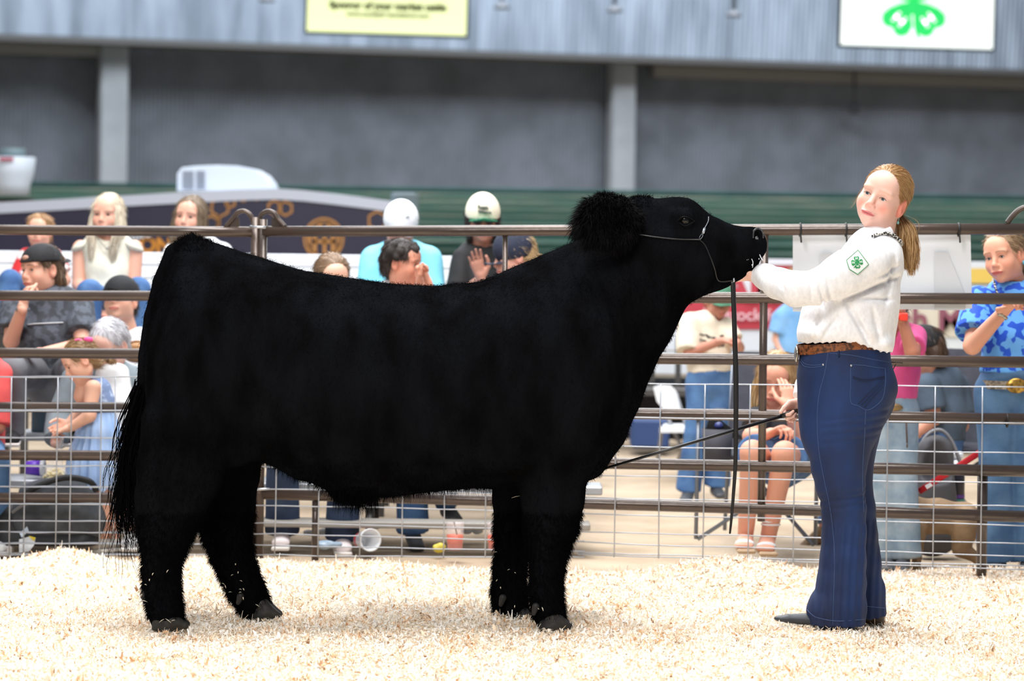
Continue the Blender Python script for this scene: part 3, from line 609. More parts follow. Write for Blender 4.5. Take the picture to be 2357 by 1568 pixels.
# shavings stuck to the legs
for (x, y, dy, l, a) in ((333, 1304, NR_, 9, 50), (357, 1320, NR_, 6, 60), (384, 1312, NR_, 8, 55), (348, 1332, NR_, 5, 80), (341, 1348, NR_, 5, -20), (341, 1383, NR_, 14, -15), (375, 1428, NR_, 14, 35), (384, 1425, NR_, 16, -35), (398, 1425, NR_, 9, 15),
    (541, 1296, FR_, 4, 80), (535, 1321, FR_, 6, 30), (548, 1320, FR_, 5, 85), (556, 1336, FR_, 6, -20), (519, 1340, FR_, 8, -30), (523, 1347, FR_, 8, -70), (553, 1353, FR_, 6, -10), (562, 1354, FR_, 6, -60), (555, 1362, FR_, 6, 10), (559, 1376, FR_, 7, -80), (590, 1391, FR_, 10, -30), (535, 1362, FR_, 8, 5),
    (1147, 1273, FR_, 6, 10), (1171, 1314, FR_, 6, 20), (1181, 1315, FR_, 4, -30), (1135, 1331, FR_, 4, 20), (1147, 1337, FR_, 6, 50), (1153, 1354, FR_, 5, -80), (1184, 1398, FR_, 6, 85), (1184, 1143, FR_, 20, 15), (1249, 1401, NR_, 9, -70), (1243, 1404, NR_, 6, -20)):
    c = S(x, y, dy); k = np.argmin((bx - x) ** 2 + (by - y) ** 2 + 1e4 * (BN[:, 1] > -0.2) + 3e4 * (np.abs(BV[:, 1] - c[1]) > .14)); q = BV[k] + BN[k] * 0.013; u = np.array([math.cos(math.radians(a)), -0.1, math.sin(math.radians(a))]); l_ = M2(l) / 2
    mb = MB(); mb.tube([q - u * l_, q + np.array([0, -.003, .002]), q + u * l_], [.0009, .0022, .0009], 5, flat=0.5)
    mb.obj('clinging_shaving', mat('shaving_bit', (250, 238, 214), 0.8), sroot)
# show halter, its own thing
m_cable = mat('steel_cable', (96, 100, 106), 0.3, metal=0.8); m_leather = mat('black_leather', (16, 16, 18), 0.4)
hr = thing('show_halter', 'thin cable show halter with black lead strap hanging from the steer\'s chin', 'halter', S(1600, 560, -.1))
def on_side(x, y, off=.002):
    k = np.argmin((bx - x) ** 2 + (by - y) ** 2 + 1e5 * (BV[:, 1] > SD)); return BV[k] + BN[k] * off
mb = MB(); mb.tube(smooth_path([on_side(x, y, .004) for x, y in ((1455, 540), (1500, 547), (1550, 549), (1600, 550), (1609, 553))], 4), .0028, 6); mb.obj('cheek_cable', m_leather, hr)
mb = MB(); mb.tube(smooth_path([S(1632, 500, 0.0), S(1631, 500, -.05), on_side(1628, 514, .006), on_side(1622, 530, .006)], 5), .0022, 6); mb.tube(smooth_path([S(1632, 500, 0.0), S(1631, 502, .05), S(1628, 520, .095)], 5), .0022, 6); mb.obj('nose_cable', m_cable, hr)
mb = MB(); a = on_side(1622, 528, .006); b = on_side(1616, 538, .006); mb.tube([a, b], .0055, 8); mb.obj('ferrule', mat('bright_steel', (190, 195, 202), 0.25, metal=0.9), hr)
mb = MB(); mb.tube(smooth_path([b, on_side(1618, 544, .007), on_side(1612, 551, .008), on_side(1608, 548, .008), b], 4), .002, 6); mb.obj('cable_loop', m_cable, hr)
mb = MB(); mb.tube(smooth_path([on_side(1609, 552, .005), on_side(1622, 565, .005), on_side(1634, 590, .005), on_side(1642, 620, .005), on_side(1655, 645, .005), S(1686, 646, -.06)], 5), .0025, 6); mb.obj('jaw_cable', m_leather, hr)
mb = MB(); mb.tube([S(1689, 640, -.06), S(1689, 650, -.06)], .004, 8); mb.obj('chain_link', mat('bright_steel'), hr)
mb = MB(); path = smooth_path([S(1687, 646, -.06), S(1689, 700, -.065), S(1692, 800, -.07), S(1694, 870, -.07), S(1694, 960, -.07), S(1693, 1060, -.07), S(1688, 1140, -.07), S(1683, 1200, -.07), S(1680, 1229, -.07)], 5)
n_ = len(path); mb.tube(path, [M2(5.6) * (1 - 0.62 * max(0, (i / n_ - .45)) / .55) for i in range(n_)], 8, up=(0, 1, 0), flat=0.3); mb.obj('lead_strap', m_leather, hr)
# ------------------------------------------------------------------ helpers for people
from mathutils.bvhtree import BVHTree
def bvh_of(V, F): return BVHTree.FromPolygons([tuple(map(float, v)) for v in V], [tuple(map(int, f)) for f in F])
def drape(b, px, py, off=0.002, dflt=None):
    d = Vector(P(px, py, 10.0)) - Vector((0, 0, CAMZ)); h = b.ray_cast(Vector((0, 0, CAMZ)), d.normalized())
    if h[0] is None: return dflt
    n = h[1] if h[1].dot(d) < 0 else -h[1]; return np.array(h[0] + n * off)
def drape_poly(mb, b, pts, off, rings=4):
    pts = np.array(pts, float); c = pts.mean(0); q = []
    for i in range(len(pts)):
        a, e = pts[i], pts[(i + 1) % len(pts)]; m = max(1, int(np.linalg.norm(e - a) / 6)); q += [a + (e - a) * j / m for j in range(m)]
    q = np.array(q); V = [drape(b, *c, off)]; n = len(q)
    for r in range(1, rings + 1):
        for p in q:
            z = c + (p - c) * r / rings; h = drape(b, z[0], z[1], off); V.append(h if h is not None else V[-1])
    F = [(0, 1 + k, 1 + (k + 1) % n) for k in range(n)]
    for r in range(rings - 1): F += [(1 + r * n + k, 1 + (r + 1) * n + k, 1 + (r + 1) * n + (k + 1) % n, 1 + r * n + (k + 1) % n) for k in range(n)]
    V = [v if v is not None else P(*c, 11) for v in V]; return mb.add(V, F, True)
def headbasis(yaw, pitch=0, roll=0):
    """yaw 0 looks at the camera, + to the left of the photo; pitch + looks up; roll + tips the crown to the right"""
    y, p, r = [math.radians(a) for a in (yaw, pitch, roll)]
    Fw = np.array([-math.sin(y) * math.cos(p), -math.cos(y) * math.cos(p), math.sin(p)])
    Up = np.array([math.sin(y) * math.sin(p), math.cos(y) * math.sin(p), math.cos(p)]); L = np.cross(Up, Fw)
    U2 = Up * math.cos(r) + L * math.sin(r); L2 = L * math.cos(r) - Up * math.sin(r); return np.stack([L2, Fw, U2])
def mixc(c, d, m): return c * (1 - m[:, None]) + np.array(d)[None] * m[:, None]
def head_into(f, o, B, s, round_=1.0, fine=True, male=0, neck=None, neckr=0.052):
    o = np.array(o, float)
    def W_(x, y, z): return o + s * (B[0] * x + B[1] * y + B[2] * z)
    def e(c, r, k=0.012, op='+', A=None): f.ell(W_(*c), np.array(r) * s, B if A is None else A, k * s, op)
    e((0, -.012, .035), (.074, .094, .083)); e((0, .024, -.012), (.066 * round_, .064, .082), .02); e((0, .036, -.060), (.049 * round_ + .004 * male, .045, .044), .03)
    e((0, .070, -.088), (.020 + .004 * male, .018, .018), .025); e((0, .062, .045), (.052, .030, .040), .03)
    for q in (-1, 1):
        e((q * .034, .058, -.030), (.028 * round_, .028, .030), .025); e((q * .028, .078, .024), (.026, .012 + .003 * male, .009), .015)
        e((q * .031, .096, .004), (.019, .012, .011), .010, '-'); e((q * .045, .0, -.055), (.018, .03, .03), .03)
        if fine: e((q * .031, .071, .003), (.0165, .0165, .0145), .005); e((q * .031, .089, .0015), (.0125, .009, .0050), .003, '-')
        A = B; e((q * .076, -.008, -.008), (.010, .021, .034), .008); e((q * .084, -.004, -.004), (.006, .011, .018), .006, '-')
    f.cone(W_(0, .086, .014), W_(0, .104, -.024), .0075 * s, .0105 * s, .012 * s); e((0, .107, -.028), (.0105, .010, .009), .008)
    for q in (-1, 1):
        e((q * .011, .099, -.033), (.0075, .009, .007), .006)
        if fine: e((q * .0065, .107, -.0395), (.0035, .004, .003), .002, '-')
    e((0, .088, -.055), (.026, .014, .018), .015)
    e((0, .0995, -.0575), (.027, .0075, .0042), .004); e((0, .0975, -.0662), (.023, .0080, .0048), .004); e((0, .107, -.0620), (.028, .009, .0013), .003, '-')
    if neck is not None: f.cone(W_(0, -.018, -.035), neck, neckr * s, neckr * s * 1.08, .03 * s)
    return W_
def face_color(V, o, B, s, skin, lips=(205, 120, 112), brow=(160, 120, 85), blush=0.35, browm=0.8, freck=0.0):
    X = (V - o) @ B.T / s; x, y, z = X.T; c = np.repeat(np.array(lin(skin)[:3])[None], len(V), 0); fr = y > 0.03
    ax = np.abs(x)
    def g(cx, cz, rx, rz, p=2): return np.exp(-(((ax - cx) / rx) ** 2 + ((z - cz) / rz) ** 2) ** (p / 2)) * fr
    warm = np.array(lin(skin)[:3]) * np.array([1.0, .66, .62]); c = mixc(c, warm, blush * g(.042, -.030, .022, .020)); c = mixc(c, warm, blush * 0.7 * np.exp(-((x / .014) ** 2 + ((z + .028) / .014) ** 2)) * (y > .09))
    ears = (np.abs(ax - .078) < .014) & (np.abs(z + .008) < .035) & (y < .02); c = mixc(c, warm, blush * 1.3 * ears)
    lp = np.clip(2.4 - 2.4 * (np.abs(x / .0285) ** 2.6 + np.abs((z + .0618) / .0088) ** 2), 0, 1) * (y > .085); c = mixc(c, lin(lips)[:3], np.clip(lp, 0, 1) * 0.85)
    bz = .0235 + .004 * (1 - ((ax - .028) / .022) ** 2); bm = np.exp(-((z - bz) / .0036) ** 4) * (ax > .011) * (ax < .050) * fr; c = mixc(c, lin(brow)[:3], bm * browm)
    return c
def skin_mat(): return mat('skin', (235, 190, 170), 0.48, vcol=True, sss=0.12, spec=0.35)
def eyes_of(t, W_, s, B, iris=(86, 100, 108), lash=(70, 48, 38), size=1.0, look=(0, 0)):
    for q in (-1, 1):
        c = W_(q * .031, .0735, .0022); mb = MB(); mb.ball(c, .0128 * s * size, 20, B.T); me_v = np.array(mb.v)
        g = norm(B[1] + B[0] * look[0] + B[2] * look[1]); co = ((me_v - c) / (.0128 * s * size)) @ g
        col = np.where(co[:, None] > .975, np.array([[.01, .01, .01]]), np.where(co[:, None] > .86, np.array([lin(iris)[:3]]), np.array([[.72, .70, .68]])))
        F4 = [f if len(f) == 4 else f + (f[-1],) for f in mb.f]
        link('eye', mesh_np(me_v, np.array(F4), True, col), mat('eyeball', (230, 230, 230), 0.08, vcol=True, spec=0.7), t)
        mb = MB(); pts = [W_(q * .031 + dx, y_, z_) for dx, y_, z_ in ((-.0135, .0865, .0005), (-.008, .0885, .0055), (0, .0895, .0075), (.008, .0885, .0058), (.0140, .0860, .0008))]
        mb.tube(smooth_path(pts, 4), [.0003 * s] + [.0011 * s] * 15 + [.0003 * s], 6); mb.obj('eyelashes', mat('lash%d' % lash[0], lash, 0.7), t)
def hand_into(f, w, d, n, side, s=1.0, curl=(30, 30, 25), thumb=0.6, spread=0.0, grow=0):
    """w wrist, d direction of the fingers, n palm normal (fingers curl towards it), side: where the thumb sits"""
    d = norm(d); n = norm(np.array(n, float) - d * np.dot(n, d)); sd = norm(np.array(side, float) - d * np.dot(side, d) - n * np.dot(side, n)); g = grow
    pe = w + d * .088 * s; f.econe(w + d * .012 * s, pe, .027 * s + g, .016 * s + g, .038 * s + g, .012 * s + g, sd, .012 * s); f.cone(w - d * .02 * s, w + d * .02 * s, .024 * s, .023 * s, .01)
    for i, (off, L, r) in enumerate(((.029, .070, .0085), (.0105, .079, .0088), (-.0085, .073, .0084), (-.0265, .057, .0074))):
        p = pe + sd * off * s - d * (.004 + .006 * (i == 3)) * s; a = 0; dr = norm(d + sd * spread * (1.5 - i) * 0.25)
        for j, fr in enumerate((.44, .31, .25)):
            a += math.radians(curl[j] * (1 + 0.10 * i)); v = dr * math.cos(a) + n * math.sin(a); q = p + v * L * fr * s
            f.cone(p, q, r * (1 - .09 * j) * s + g, r * (1 - .09 * (j + 1)) * s + g, .003 * s); p = q
    b = w + d * .022 * s + sd * .024 * s; t1 = norm(d * .75 + sd * .75 + n * thumb * .6); m = b + t1 * .042 * s; t2 = norm(d * 1.0 + sd * .15 + n * thumb); e = m + t2 * .034 * s; t3 = norm(d + n * thumb - sd * .1)
    f.cone(b, m, .015 * s + g, .0105 * s + g, .012 * s); f.cone(m, e, .0105 * s + g, .0092 * s + g, .004 * s); f.cone(e, e + t3 * .024 * s, .0092 * s + g, .0078 * s + g, .003 * s)
def comb(V, N, target, n, L, w, col, rnd=.15, lift=.05, down=0.0):
    i = RNG.integers(0, len(V), n); p = V[i] + N[i] * .0008; d = np.array(target)[None] - p; d[:, 2] -= down; d -= N[i] * (d * N[i]).sum(1)[:, None]; d /= np.linalg.norm(d, axis=1)[:, None] + 1e-6
    d += RNG.normal(0, rnd, (n, 3)) + N[i] * lift; d /= np.linalg.norm(d, axis=1)[:, None]; B_, G_ = blades(p, d, RNG.uniform(L * .5, L, n), w, 0.15, 3); k = len(B_) // n
    return B_, G_, hair_cols(n, k, col)
def hair_cols(n, k, col):
    a, b = np.array(lin(col[0])[:3]), np.array(lin(col[1])[:3]); t = RNG.random(n)[:, None]; c = (a * (1 - t) + b * t) * RNG.uniform(.75, 1.1, n)[:, None]; return np.repeat(c, k, 0)
def lock(paths, nstr, rad, w, col, wave=.004, k=16):
    """a bundle of hair strands round a path"""
    pth = np.array(smooth_path(paths, 8)); ts = np.linspace(0, 1, len(pth)); K = np.linspace(0, 1, k); C = np.stack([np.interp(K, ts, pth[:, j]) for j in range(3)], 1); V = []; F = []; nb = 0
    rad = np.interp(K, np.linspace(0, 1, len(rad)), rad)
    for _ in range(nstr):
        a = RNG.uniform(0, 6.28); r = math.sqrt(RNG.random()); tw = RNG.normal(0, .5); ph = RNG.uniform(0, 6.28); o = np.stack([np.cos(a + tw * K) * r * rad + wave * np.sin(9 * K + ph) * K, np.sin(a + tw * K) * r * rad + wave * np.cos(8 * K + ph) * K, 0 * K + RNG.normal(0, .004)], 1)
        e = max(4, int(k * RNG.uniform(.62, 1.0))); c = (C + o)[:e]; sd = np.array([math.cos(ph), math.sin(ph), 0]) ; ww = (w * (1 - .7 * K[:e]))[:, None]
        V.append(np.stack([c - sd * ww, c + sd * ww], 1).reshape(-1, 3)); F.append(np.array([(2 * j, 2 * j + 1, 2 * j + 3, 2 * j + 2) for j in range(e - 1)]) + nb); nb += 2 * e
    ns = [len(v) for v in V]; cc = np.concatenate([np.repeat(hair_cols(1, 1, col), n_, 0) for n_ in ns]); return np.concatenate(V), np.concatenate(F), cc
def hairobj(name, parts, parent, kind=None):
    V, F = join([p[:2] for p in parts]); c = np.concatenate([p[2] for p in parts]); o = link(name, mesh_np(V, F, True, c), mat('hair', (150, 120, 90), 0.42, vcol=True, spec=0.45), parent)
    if kind: o['kind'] = kind
    return o
# ------------------------------------------------------------------ the handler
def G(px, py, dy=0.0): return P(px, py, 11.0 + dy)
girl = thing('person', 'red-blond ponytailed person in white shirt and dark jeans holding up the steer\'s head', 'person', (1.22, 11.0, 0.0))
GS = 1.06; GB = headbasis(27, 3, 20.5); eyem = G(2014.6, 451, -0.02); go = eyem - GS * (GB[1] * .085 + GB[2] * .003)
neckb = G(2022, 575, .03)
f = Field(.0028); GW = head_into(f, go, GB, GS, 1.06, True, 0, neckb, .050); f.econe(G(1998, 604, .0), G(2045, 604, .06), .05, .045, .045, .04, (0, 0, 1), .03)
hv = f.build()
f = Field(.0055)   # body under the clothes
f.econe(G(2008, 600, .03), G(1975, 690, .0), .12, .06, .13, .10, YL, .03); f.econe(G(1975, 690), G(1945, 800), .13, .10, .12, .12, YL, .03); f.econe(G(1945, 800), G(1948, 880), .12, .12, .15, .14, YL, .03)
f.chain([G(1993, 610, -.12), G(1850, 668, -.20), G(1743, 630, .0)], [.045, .036, .026], .02); f.chain([G(2005, 612, .16), G(1920, 780, .26), G(1850, 922, .155)], [.045, .036, .025], .02)
f.chain([G(1945, 880, -.09), G(1937, 1150, -.09), G(1930, 1410, -.10)], [.08, .045, .035], .02); f.chain([G(1965, 880, .09), G(1972, 1150, .1), G(1998, 1400, .1)], [.08, .035, .03], .02)
bv = f.build()
f = Field(.0025); hw = G(1848, 927, .15); hand_into(f, hw, (-.78, -.1, -.55), (.1, -.75, -.65), (-.5, -.3, .8), .92, (68, 78, 45), 0.35)
rh = f.build()
f = Field(.0025); lw = G(1744, 634, .0); hand_into(f, lw, G(1690, 641, .01) - lw, (0, .3, 1), (.2, -1, .4), .95, (25, 35, 30), 0.9); lh = f.build()
V, F = join([hv, bv, rh, lh]); col = face_color(V, go, GB, GS, (236, 190, 174), (204, 104, 108), (196, 150, 110), .95, .32)
o = link('body', mesh_np(V, F, True, col), skin_mat(), girl)
eyes_of(girl, GW, GS, GB, (74, 92, 104), (120, 84, 62), 1.0, (-.10, .02))
# hair: pulled back to a ponytail
f = Field(.0035)
def GE(c, r, k=.012, op='+'): f.ell(GW(*c), np.array(r) * GS, GB, k * GS, op)
GE((0, -.018, .038), (.081, .099, .087)); GE((0, -.075, -.015), (.060, .045, .050), .03)
GE((0, .112, -.012), (.078, .100, .098), .012, '-'); GE((.078, .02, -.045), (.035, .060, .050), .01, '-'); GE((-.078, .02, -.045), (.035, .060, .050), .01, '-'); GE((0, .03, -.10), (.12, .10, .06), .01, '-')
for q in (-1, 1): GE((q * .080, -.008, -.004), (.016, .022, .034), .006, '-')
tailb = GW(.0, -.120, -.035)
f.cone(GW(0, -.095, -.020), tailb, .034, .018, .02)
V, F = f.build(); N = vnormals(V, F); HC = ((146, 106, 66), (214, 176, 124))
hc = np.repeat(np.array(lin((176, 132, 86))[:3])[None], len(V), 0)
ho = hairobj('hair', [(V, F, hc), comb(V, N, tailb, 9000, .035, .0013, HC, .05, .03)], girl)
PC = ((146, 104, 64), (226, 186, 130))
tp = [tailb, G(2082, 520, .10), G(2090, 560, .08), G(2094, 600, .07), G(2098, 640, .06)]
l1 = lock(tp, 900, [.012, .024, .031, .030, .020, .006], .0011, PC, .006); l2 = lock([tailb, G(2076, 525, .09), G(2076, 570, .08), G(2080, 610, .06), G(2088, 622, .06)], 420, [.012, .02, .024, .018, .006], .0011, PC, .006)
l3 = lock([tailb, G(2092, 520, .10), G(2104, 560, .09), G(2108, 600, .08), G(2106, 628, .08)], 300, [.010, .016, .018, .014, .004], .0011, PC, .008)
hairobj('ponytail', [l1, l2, l3], girl)
mb = MB(); q = tailb; mb.tube([q + (GW(0, -.11, -.035) - q) * .2, q - (GW(0, -.11, -.035) - q) * 1.2], .019, 14); mb.obj('hair_tie', mat('dark_tie', (60, 44, 34), .8), girl)
hairobj('flyaway_hair', [lock([GW(-.055, .06, .05), GW(-.075, .05, -.02), GW(-.078, .06, -.075)], 8, [.001, .004, .010], .0004, HC, .003), lock([tailb, G(2112, 505, .1), G(2122, 540, .1)], 14, [.003, .012, .016], .0004, HC, .004)], girl, 'stuff')
# shirt
f = Field(.0045)
f.econe(G(2010, 574, .03), G(2000, 615, .03), .135, M2(56), .165, M2(69), YL, .03); f.econe(G(2000, 615, .02), G(1967, 700, .01), .165, M2(69), .172, M2(102), YL, .04); f.econe(G(1967, 700), G(1951, 748), .172, M2(101), .176, M2(107), YL, .04)
f.econe(G(1951, 748), G(1945, 805), .176, M2(107), .168, M2(107), YL, .03)
f.ell(G(1872, 768, -.05), (.045, .12, .03), None, .04); f.ell(G(1950, 766, -.14), (.12, .04, .03), None, .03); f.ell(G(2026, 790, -.02), (.036, .13, .032), None, .03)
f.ell(G(2045, 600, .04), (.045, .14, .07), None, .04)
f.chain([G(1992, 607, -.125), G(1935, 637, -.17), G(1880, 662, -.20), G(1832, 667, -.20), G(1790, 652, -.13), G(1762, 638, -.03), G(1745, 630, .0)], [.098, .080, .064, .064, .056, .048, .040], .025, flat1=True)
f.chain([G(2005, 607, .17), G(1925, 780, .26), G(1857, 890, .18), G(1842, 917, .155)], [.085, .06, .048, .034], .02, flat1=True)
def crease(X, Y, Z):
    px = CX + X * FPX / 11; py = HOR + (CAMZ - Z) * FPX / 11 + 13; o = folds(.0028, 20, 4)(X, Y, Z)
    def cr_(x0, y0, x1, y1, w, a, Rr=30):
        L = math.hypot(x1 - x0, y1 - y0); tx, ty = (x1 - x0) / L, (y1 - y0) / L; s_ = (px - x0) * tx + (py - y0) * ty; n_ = (px - x0) * -ty + (py - y0) * tx
        return a * np.exp(-(n_ / w) ** 2) * (1 / (1 + np.exp(-(s_) / 6)) - 1 / (1 + np.exp(-(s_ - L) / 6))) * (Y < 11.05)
    for q in ((1935, 693, 2030, 655, 5, .012), (1940, 700, 1985, 775, 6, .008), (1975, 690, 2040, 690, 5, .008), (2000, 720, 2015, 775, 6, .007), (1868, 655, 1890, 712, 5, .006), (1885, 640, 1900, 690, 5, .006), (1850, 640, 1856, 690, 5, .005), (1775, 625, 1790, 665, 4, .004), (1920, 730, 1890, 775, 6, .006),
              (1900, 610, 1850, 640, 4, .004), (2050, 600, 2030, 700, 6, .006), (1960, 735, 1990, 790, 5, .006), (1880, 735, 1870, 780, 6, .005), (1945, 560, 1915, 600, 5, .004), (2010, 640, 2060, 615, 5, .005), (1990, 665, 2060, 640, 5, .005)): o = o + 2.3 * cr_(*q)
    return o
# keep the neck opening and the cuffs open
f.cone(GW(0, -.02, -.06), neckb, .050, .052, .006, '-')
def hemcut(X, Y, Z):
    px = CX + X * FPX / 11; hy = np.interp(px, [1826, 1836, 1870, 1925, 1962, 1992, 2020, 2050], [792, 790, 787, 783, 785, 796, 806, 810]) + 1.6 * np.sin(px * .33 + 2 * np.sin(px * .05)) + 1.0 * np.sin(px * .8)
    zz = CAMZ - (hy - HOR - (px - CX) * .0122) * 11 / FPX; return np.where((Y < 11.125) & (px > 1825), zz - Z, -1.0 + 0 * Z)
V, F = f.build(crease, cuts=[hemcut]); sv, sf = V, F
m_shirt = mat('white_shirt', (243, 243, 246), 0.7, rgb2=(232, 231, 234), scale=70, detail=5, bump=0.0022, bscale=55, stretch=(1, 1, .6), sheen=.2)
shirt = link('shirt', mesh_np(V, F), m_shirt, girl); SB = bvh_of(V, F)
mb = MB(); 
def ringpts(c, ax_, r1, r2, n=24, u=(0, 1, 0)):
    u1, w1 = frame(ax_, u); return [np.array(c) + u1 * r1 * math.cos(2 * math.pi * k / n) + w1 * r2 * math.sin(2 * math.pi * k / n) for k in range(n + 1)]
f = Field(.003)   # collar: stand and folded leaf
ax_n = norm(GW(0, -.02, -.06) - neckb)
ca = G(2016, 566, .025); f.econe(ca, ca + ax_n * .032, .075, .067, .068, .060, YL, .004, flat0=True, flat1=True); f.econe(ca - ax_n * .02, ca + ax_n * .04, .066, .058, .060, .053, YL, .003, '-')
f.econe(G(2052, 532, -.035), G(2000, 556, -.075), .018, .006, .022, .006, (0, .2, 1), .006)
V, F = f.build(); cc = link('collar', mesh_np(V, F), m_shirt, shirt)
mb = MB(); cpp = [(2008, 548), (2018, 543), (2030, 540), (2042, 541), (2054, 545), (2063, 551), (2070, 558)]
V2, F2 = join([(sv, sf), (V, F)]); SB2 = bvh_of(V2, F2); cp = [drape(SB2, x, y, .006) for x, y in cpp]; cp = smooth_path([q for q in cp if q is not None] + [G(2076, 563, .05)], 5); 
mb.tube(cp, .0065, 8); mb.obj('neck_cord', mat('checked_cord', (20, 18, 20), .5, rgb2=(215, 212, 205), scale=120, tex='voronoi', contrast=(.48, .56)), girl, 'black and white braided cord')
# cuff button, patch
m_pg = mat('patch_green', (22, 140, 74), .8); m_pw = mat('patch_white', (245, 246, 244), .8)
PP = [(1975, 577), (1999, 609), (1973, 632), (1954, 620), (1948, 600)]
mb = MB(); drape_poly(mb, SB, PP, .003, 6); patch = mb.obj('sleeve_patch', m_pw, shirt, 'white pentagon patch edged green with a green four-leaf clover')
mb = MB(); q = []
for i in range(5):
    a, e = np.array(PP[i], float), np.array(PP[(i + 1) % 5], float); q += [drape(SB, *(a + (e - a) * t), .0040) for t in np.linspace(0, .9, 7)]
q = [x for x in q if x is not None]; mb.tube(q + [q[0]], .0016, 6, flat=.5); mb.obj('border', m_pg, patch)
def leaf(c, ang, L, w, n=9):
    """heart shaped leaflet with its point at c"""
    a = math.radians(ang); u = np.array([math.cos(a), math.sin(a)]); v = np.array([-u[1], u[0]]); out = []
    for t, ww in ((0, 0), (.25, .22), (.5, .42), (.75, .52), (.93, .42), (1.0, .22), (.92, 0.0)): out.append((t * L, ww * w))
    pts = [np.array(c) + u * x + v * y for x, y in out] + [np.array(c) + u * x - v * y for x, y in out[-2:0:-1]]; return pts
def Hshape(c, ang, h, w, t):
    a = math.radians(ang); u = np.array([math.cos(a), math.sin(a)]); v = np.array([-u[1], u[0]]); c = np.array(c, float)
    def r(x0, x1, y0, y1): return [c + v * x + u * y for x, y in ((x0, y0), (x1, y0), (x1, y1), (x0, y1))]
    return [r(-w / 2, -w / 2 + t, -h / 2, h / 2), r(w / 2 - t, w / 2, -h / 2, h / 2), r(-w / 2, w / 2, -t / 2, t / 2)]
cc0 = (1972, 605)
for a in (-97, -7, 83, 173):
    mb = MB(); drape_poly(mb, SB, leaf(cc0, a, 13.5, 12), .0052, 3); lf = mb.obj('clover_leaf', m_pg, patch)
    u = np.array([math.cos(math.radians(a)), math.sin(math.radians(a))]); mb = MB()
    for r_ in Hshape(np.array(cc0) + u * 8.5, -97, 5.4, 5.0, 1.1): drape_poly(mb, SB, r_, .0066, 1)
    mb.obj('letter_h', m_pw, lf)
mb = MB(); mb.tube([drape(SB, x, y, .005) for x, y in ((1972, 606), (1969, 612), (1964, 617))], .0011, 6); mb.obj('clover_stem', m_pg, patch)
mb = MB(); c = drape(SB, 1740, 656, .001); c = c if c is not None else G(1742, 650, -.12); mb.ball(G(1744, 652, -.045), .0045, 10); mb.obj('cuff_button', mat('brass', (170, 130, 60), .3, metal=.8), shirt)
mb = MB(); mb.tube(smooth_path([GW(.079, -.004, -.040), GW(.082, -.002, -.055)], 3), .0012, 6); mb.ball(GW(.083, -.002, -.060), (.005, .004, .006), 10); mb.obj('earring', mat('turquoise', (120, 178, 176), .3), girl, 'small turquoise earring')
# jeans
f = Field(.005)
NL = [(1945, 850, 103, -.02, .150), (1948, 885, 104, -.04, .145), (1942, 940, 98, -.06, .125), (1934, 985, 84, -.075, .105), (1929, 1030, 72, -.085, .090), (1931, 1075, 62, -.09, .078), (1935, 1120, 55, -.09, .070), (1942, 1170, 51, -.09, .068), (1943, 1230, 50, -.09, .075), (1941, 1290, 53, -.095, .085), (1936, 1345, 56, -.10, .095), (1930, 1395, 61, -.10, .105), (1928, 1436, 63, -.10, .110)]
for a, b in zip(NL[:-1], NL[1:]):
    f.econe(G(a[0], a[1], a[3]), G(b[0], b[1], b[3]), a[4], M2(a[2]), b[4], M2(b[2]), YL, .03 if a[1] < 1000 else .015, flat1=(b is NL[-1]))
FL = [(1985, 860, 70, .09, .10), (1990, 920, 66, .10, .10), (1975, 1000, 48, .10, .085), (1965, 1090, 42, .10, .07), (1975, 1170, 38, .10, .07), (1985, 1230, 36, .10, .075), (1990, 1300, 38, .10, .085), (1996, 1360, 40, .105, .095), (2000, 1416, 42, .11, .10)]
for a, b in zip(FL[:-1], FL[1:]):
    f.econe(G(a[0], a[1], a[3]), G(b[0], b[1], b[3]), a[4], M2(a[2]), b[4], M2(b[2]), YL, .03 if a[1] < 1000 else .015, flat1=(b is FL[-1]))
f.econe(G(1943, 803), G(1945, 850, -.01), .150, M2(104), .155, M2(104), YL, .02, flat0=True)
f.ell(G(1888, 1405, -.11), (.05, .08, .045), None, .04); f.ell(G(2012, 895, .0), (M2(50), .13, M2(55)), None, .04)
f.cone(G(1885, 870, 0), G(1880, 1000, -.08), .06, .05, .05)
# gap between the legs below the knee and slash folds
def jn(X, Y, Z):
    px = CX + X * FPX / 11; py = HOR + (CAMZ - Z) * FPX / 11 + 10; o = folds(.0016, 22, 9)(X, Y, Z)
    for y0, a, w in ((955, .003, 4), (972, .003, 4), (990, .0035, 4), (1008, .003, 4), (1128, .003, 4), (1142, .0035, 5), (1160, .003, 4)): o = o + a * np.exp(-((py - y0 + (px - 1940) * .16) / w) ** 2) * (Y < 11.02) * (px > 1885)
    o = o + .002 * np.sin(px * .35 + 3 * np.sin(py * .01)) * (py > 1200)
    return o
V, F = f.build(jn); jv, jf = V, F; JB = bvh_of(V, F)
m_jean = mat('dark_denim', (4, 23, 60), .75, rgb2=(9, 48, 102), scale=7, detail=8, stretch=(1, 1, .35), contrast=(.35, .75), bump=.0006, bscale=500)
jeans = link('jeans', mesh_np(V, F), m_jean, girl)
m_st = mat('stitching', (70, 92, 134), .8)
def stitch(pts, r=.0009, name='seam', m=None, parent=None, off=.0006, bvh=None):
    q = [drape(bvh or JB, x, y, off) for x, y in [tuple(p) for p in smooth_path([np.array([a, b, 0.0]) for a, b in pts], 4)] ] if False else [drape(bvh or JB, p[0], p[1], off) for p in smooth_path([np.array([a, b, 0.0]) for a, b in pts], 5)]
    q = [x for x in q if x is not None]
    if len(q) > 1: mb = MB(); mb.tube(q, r, 5); return mb.obj(name, m or m_st, parent or jeans)
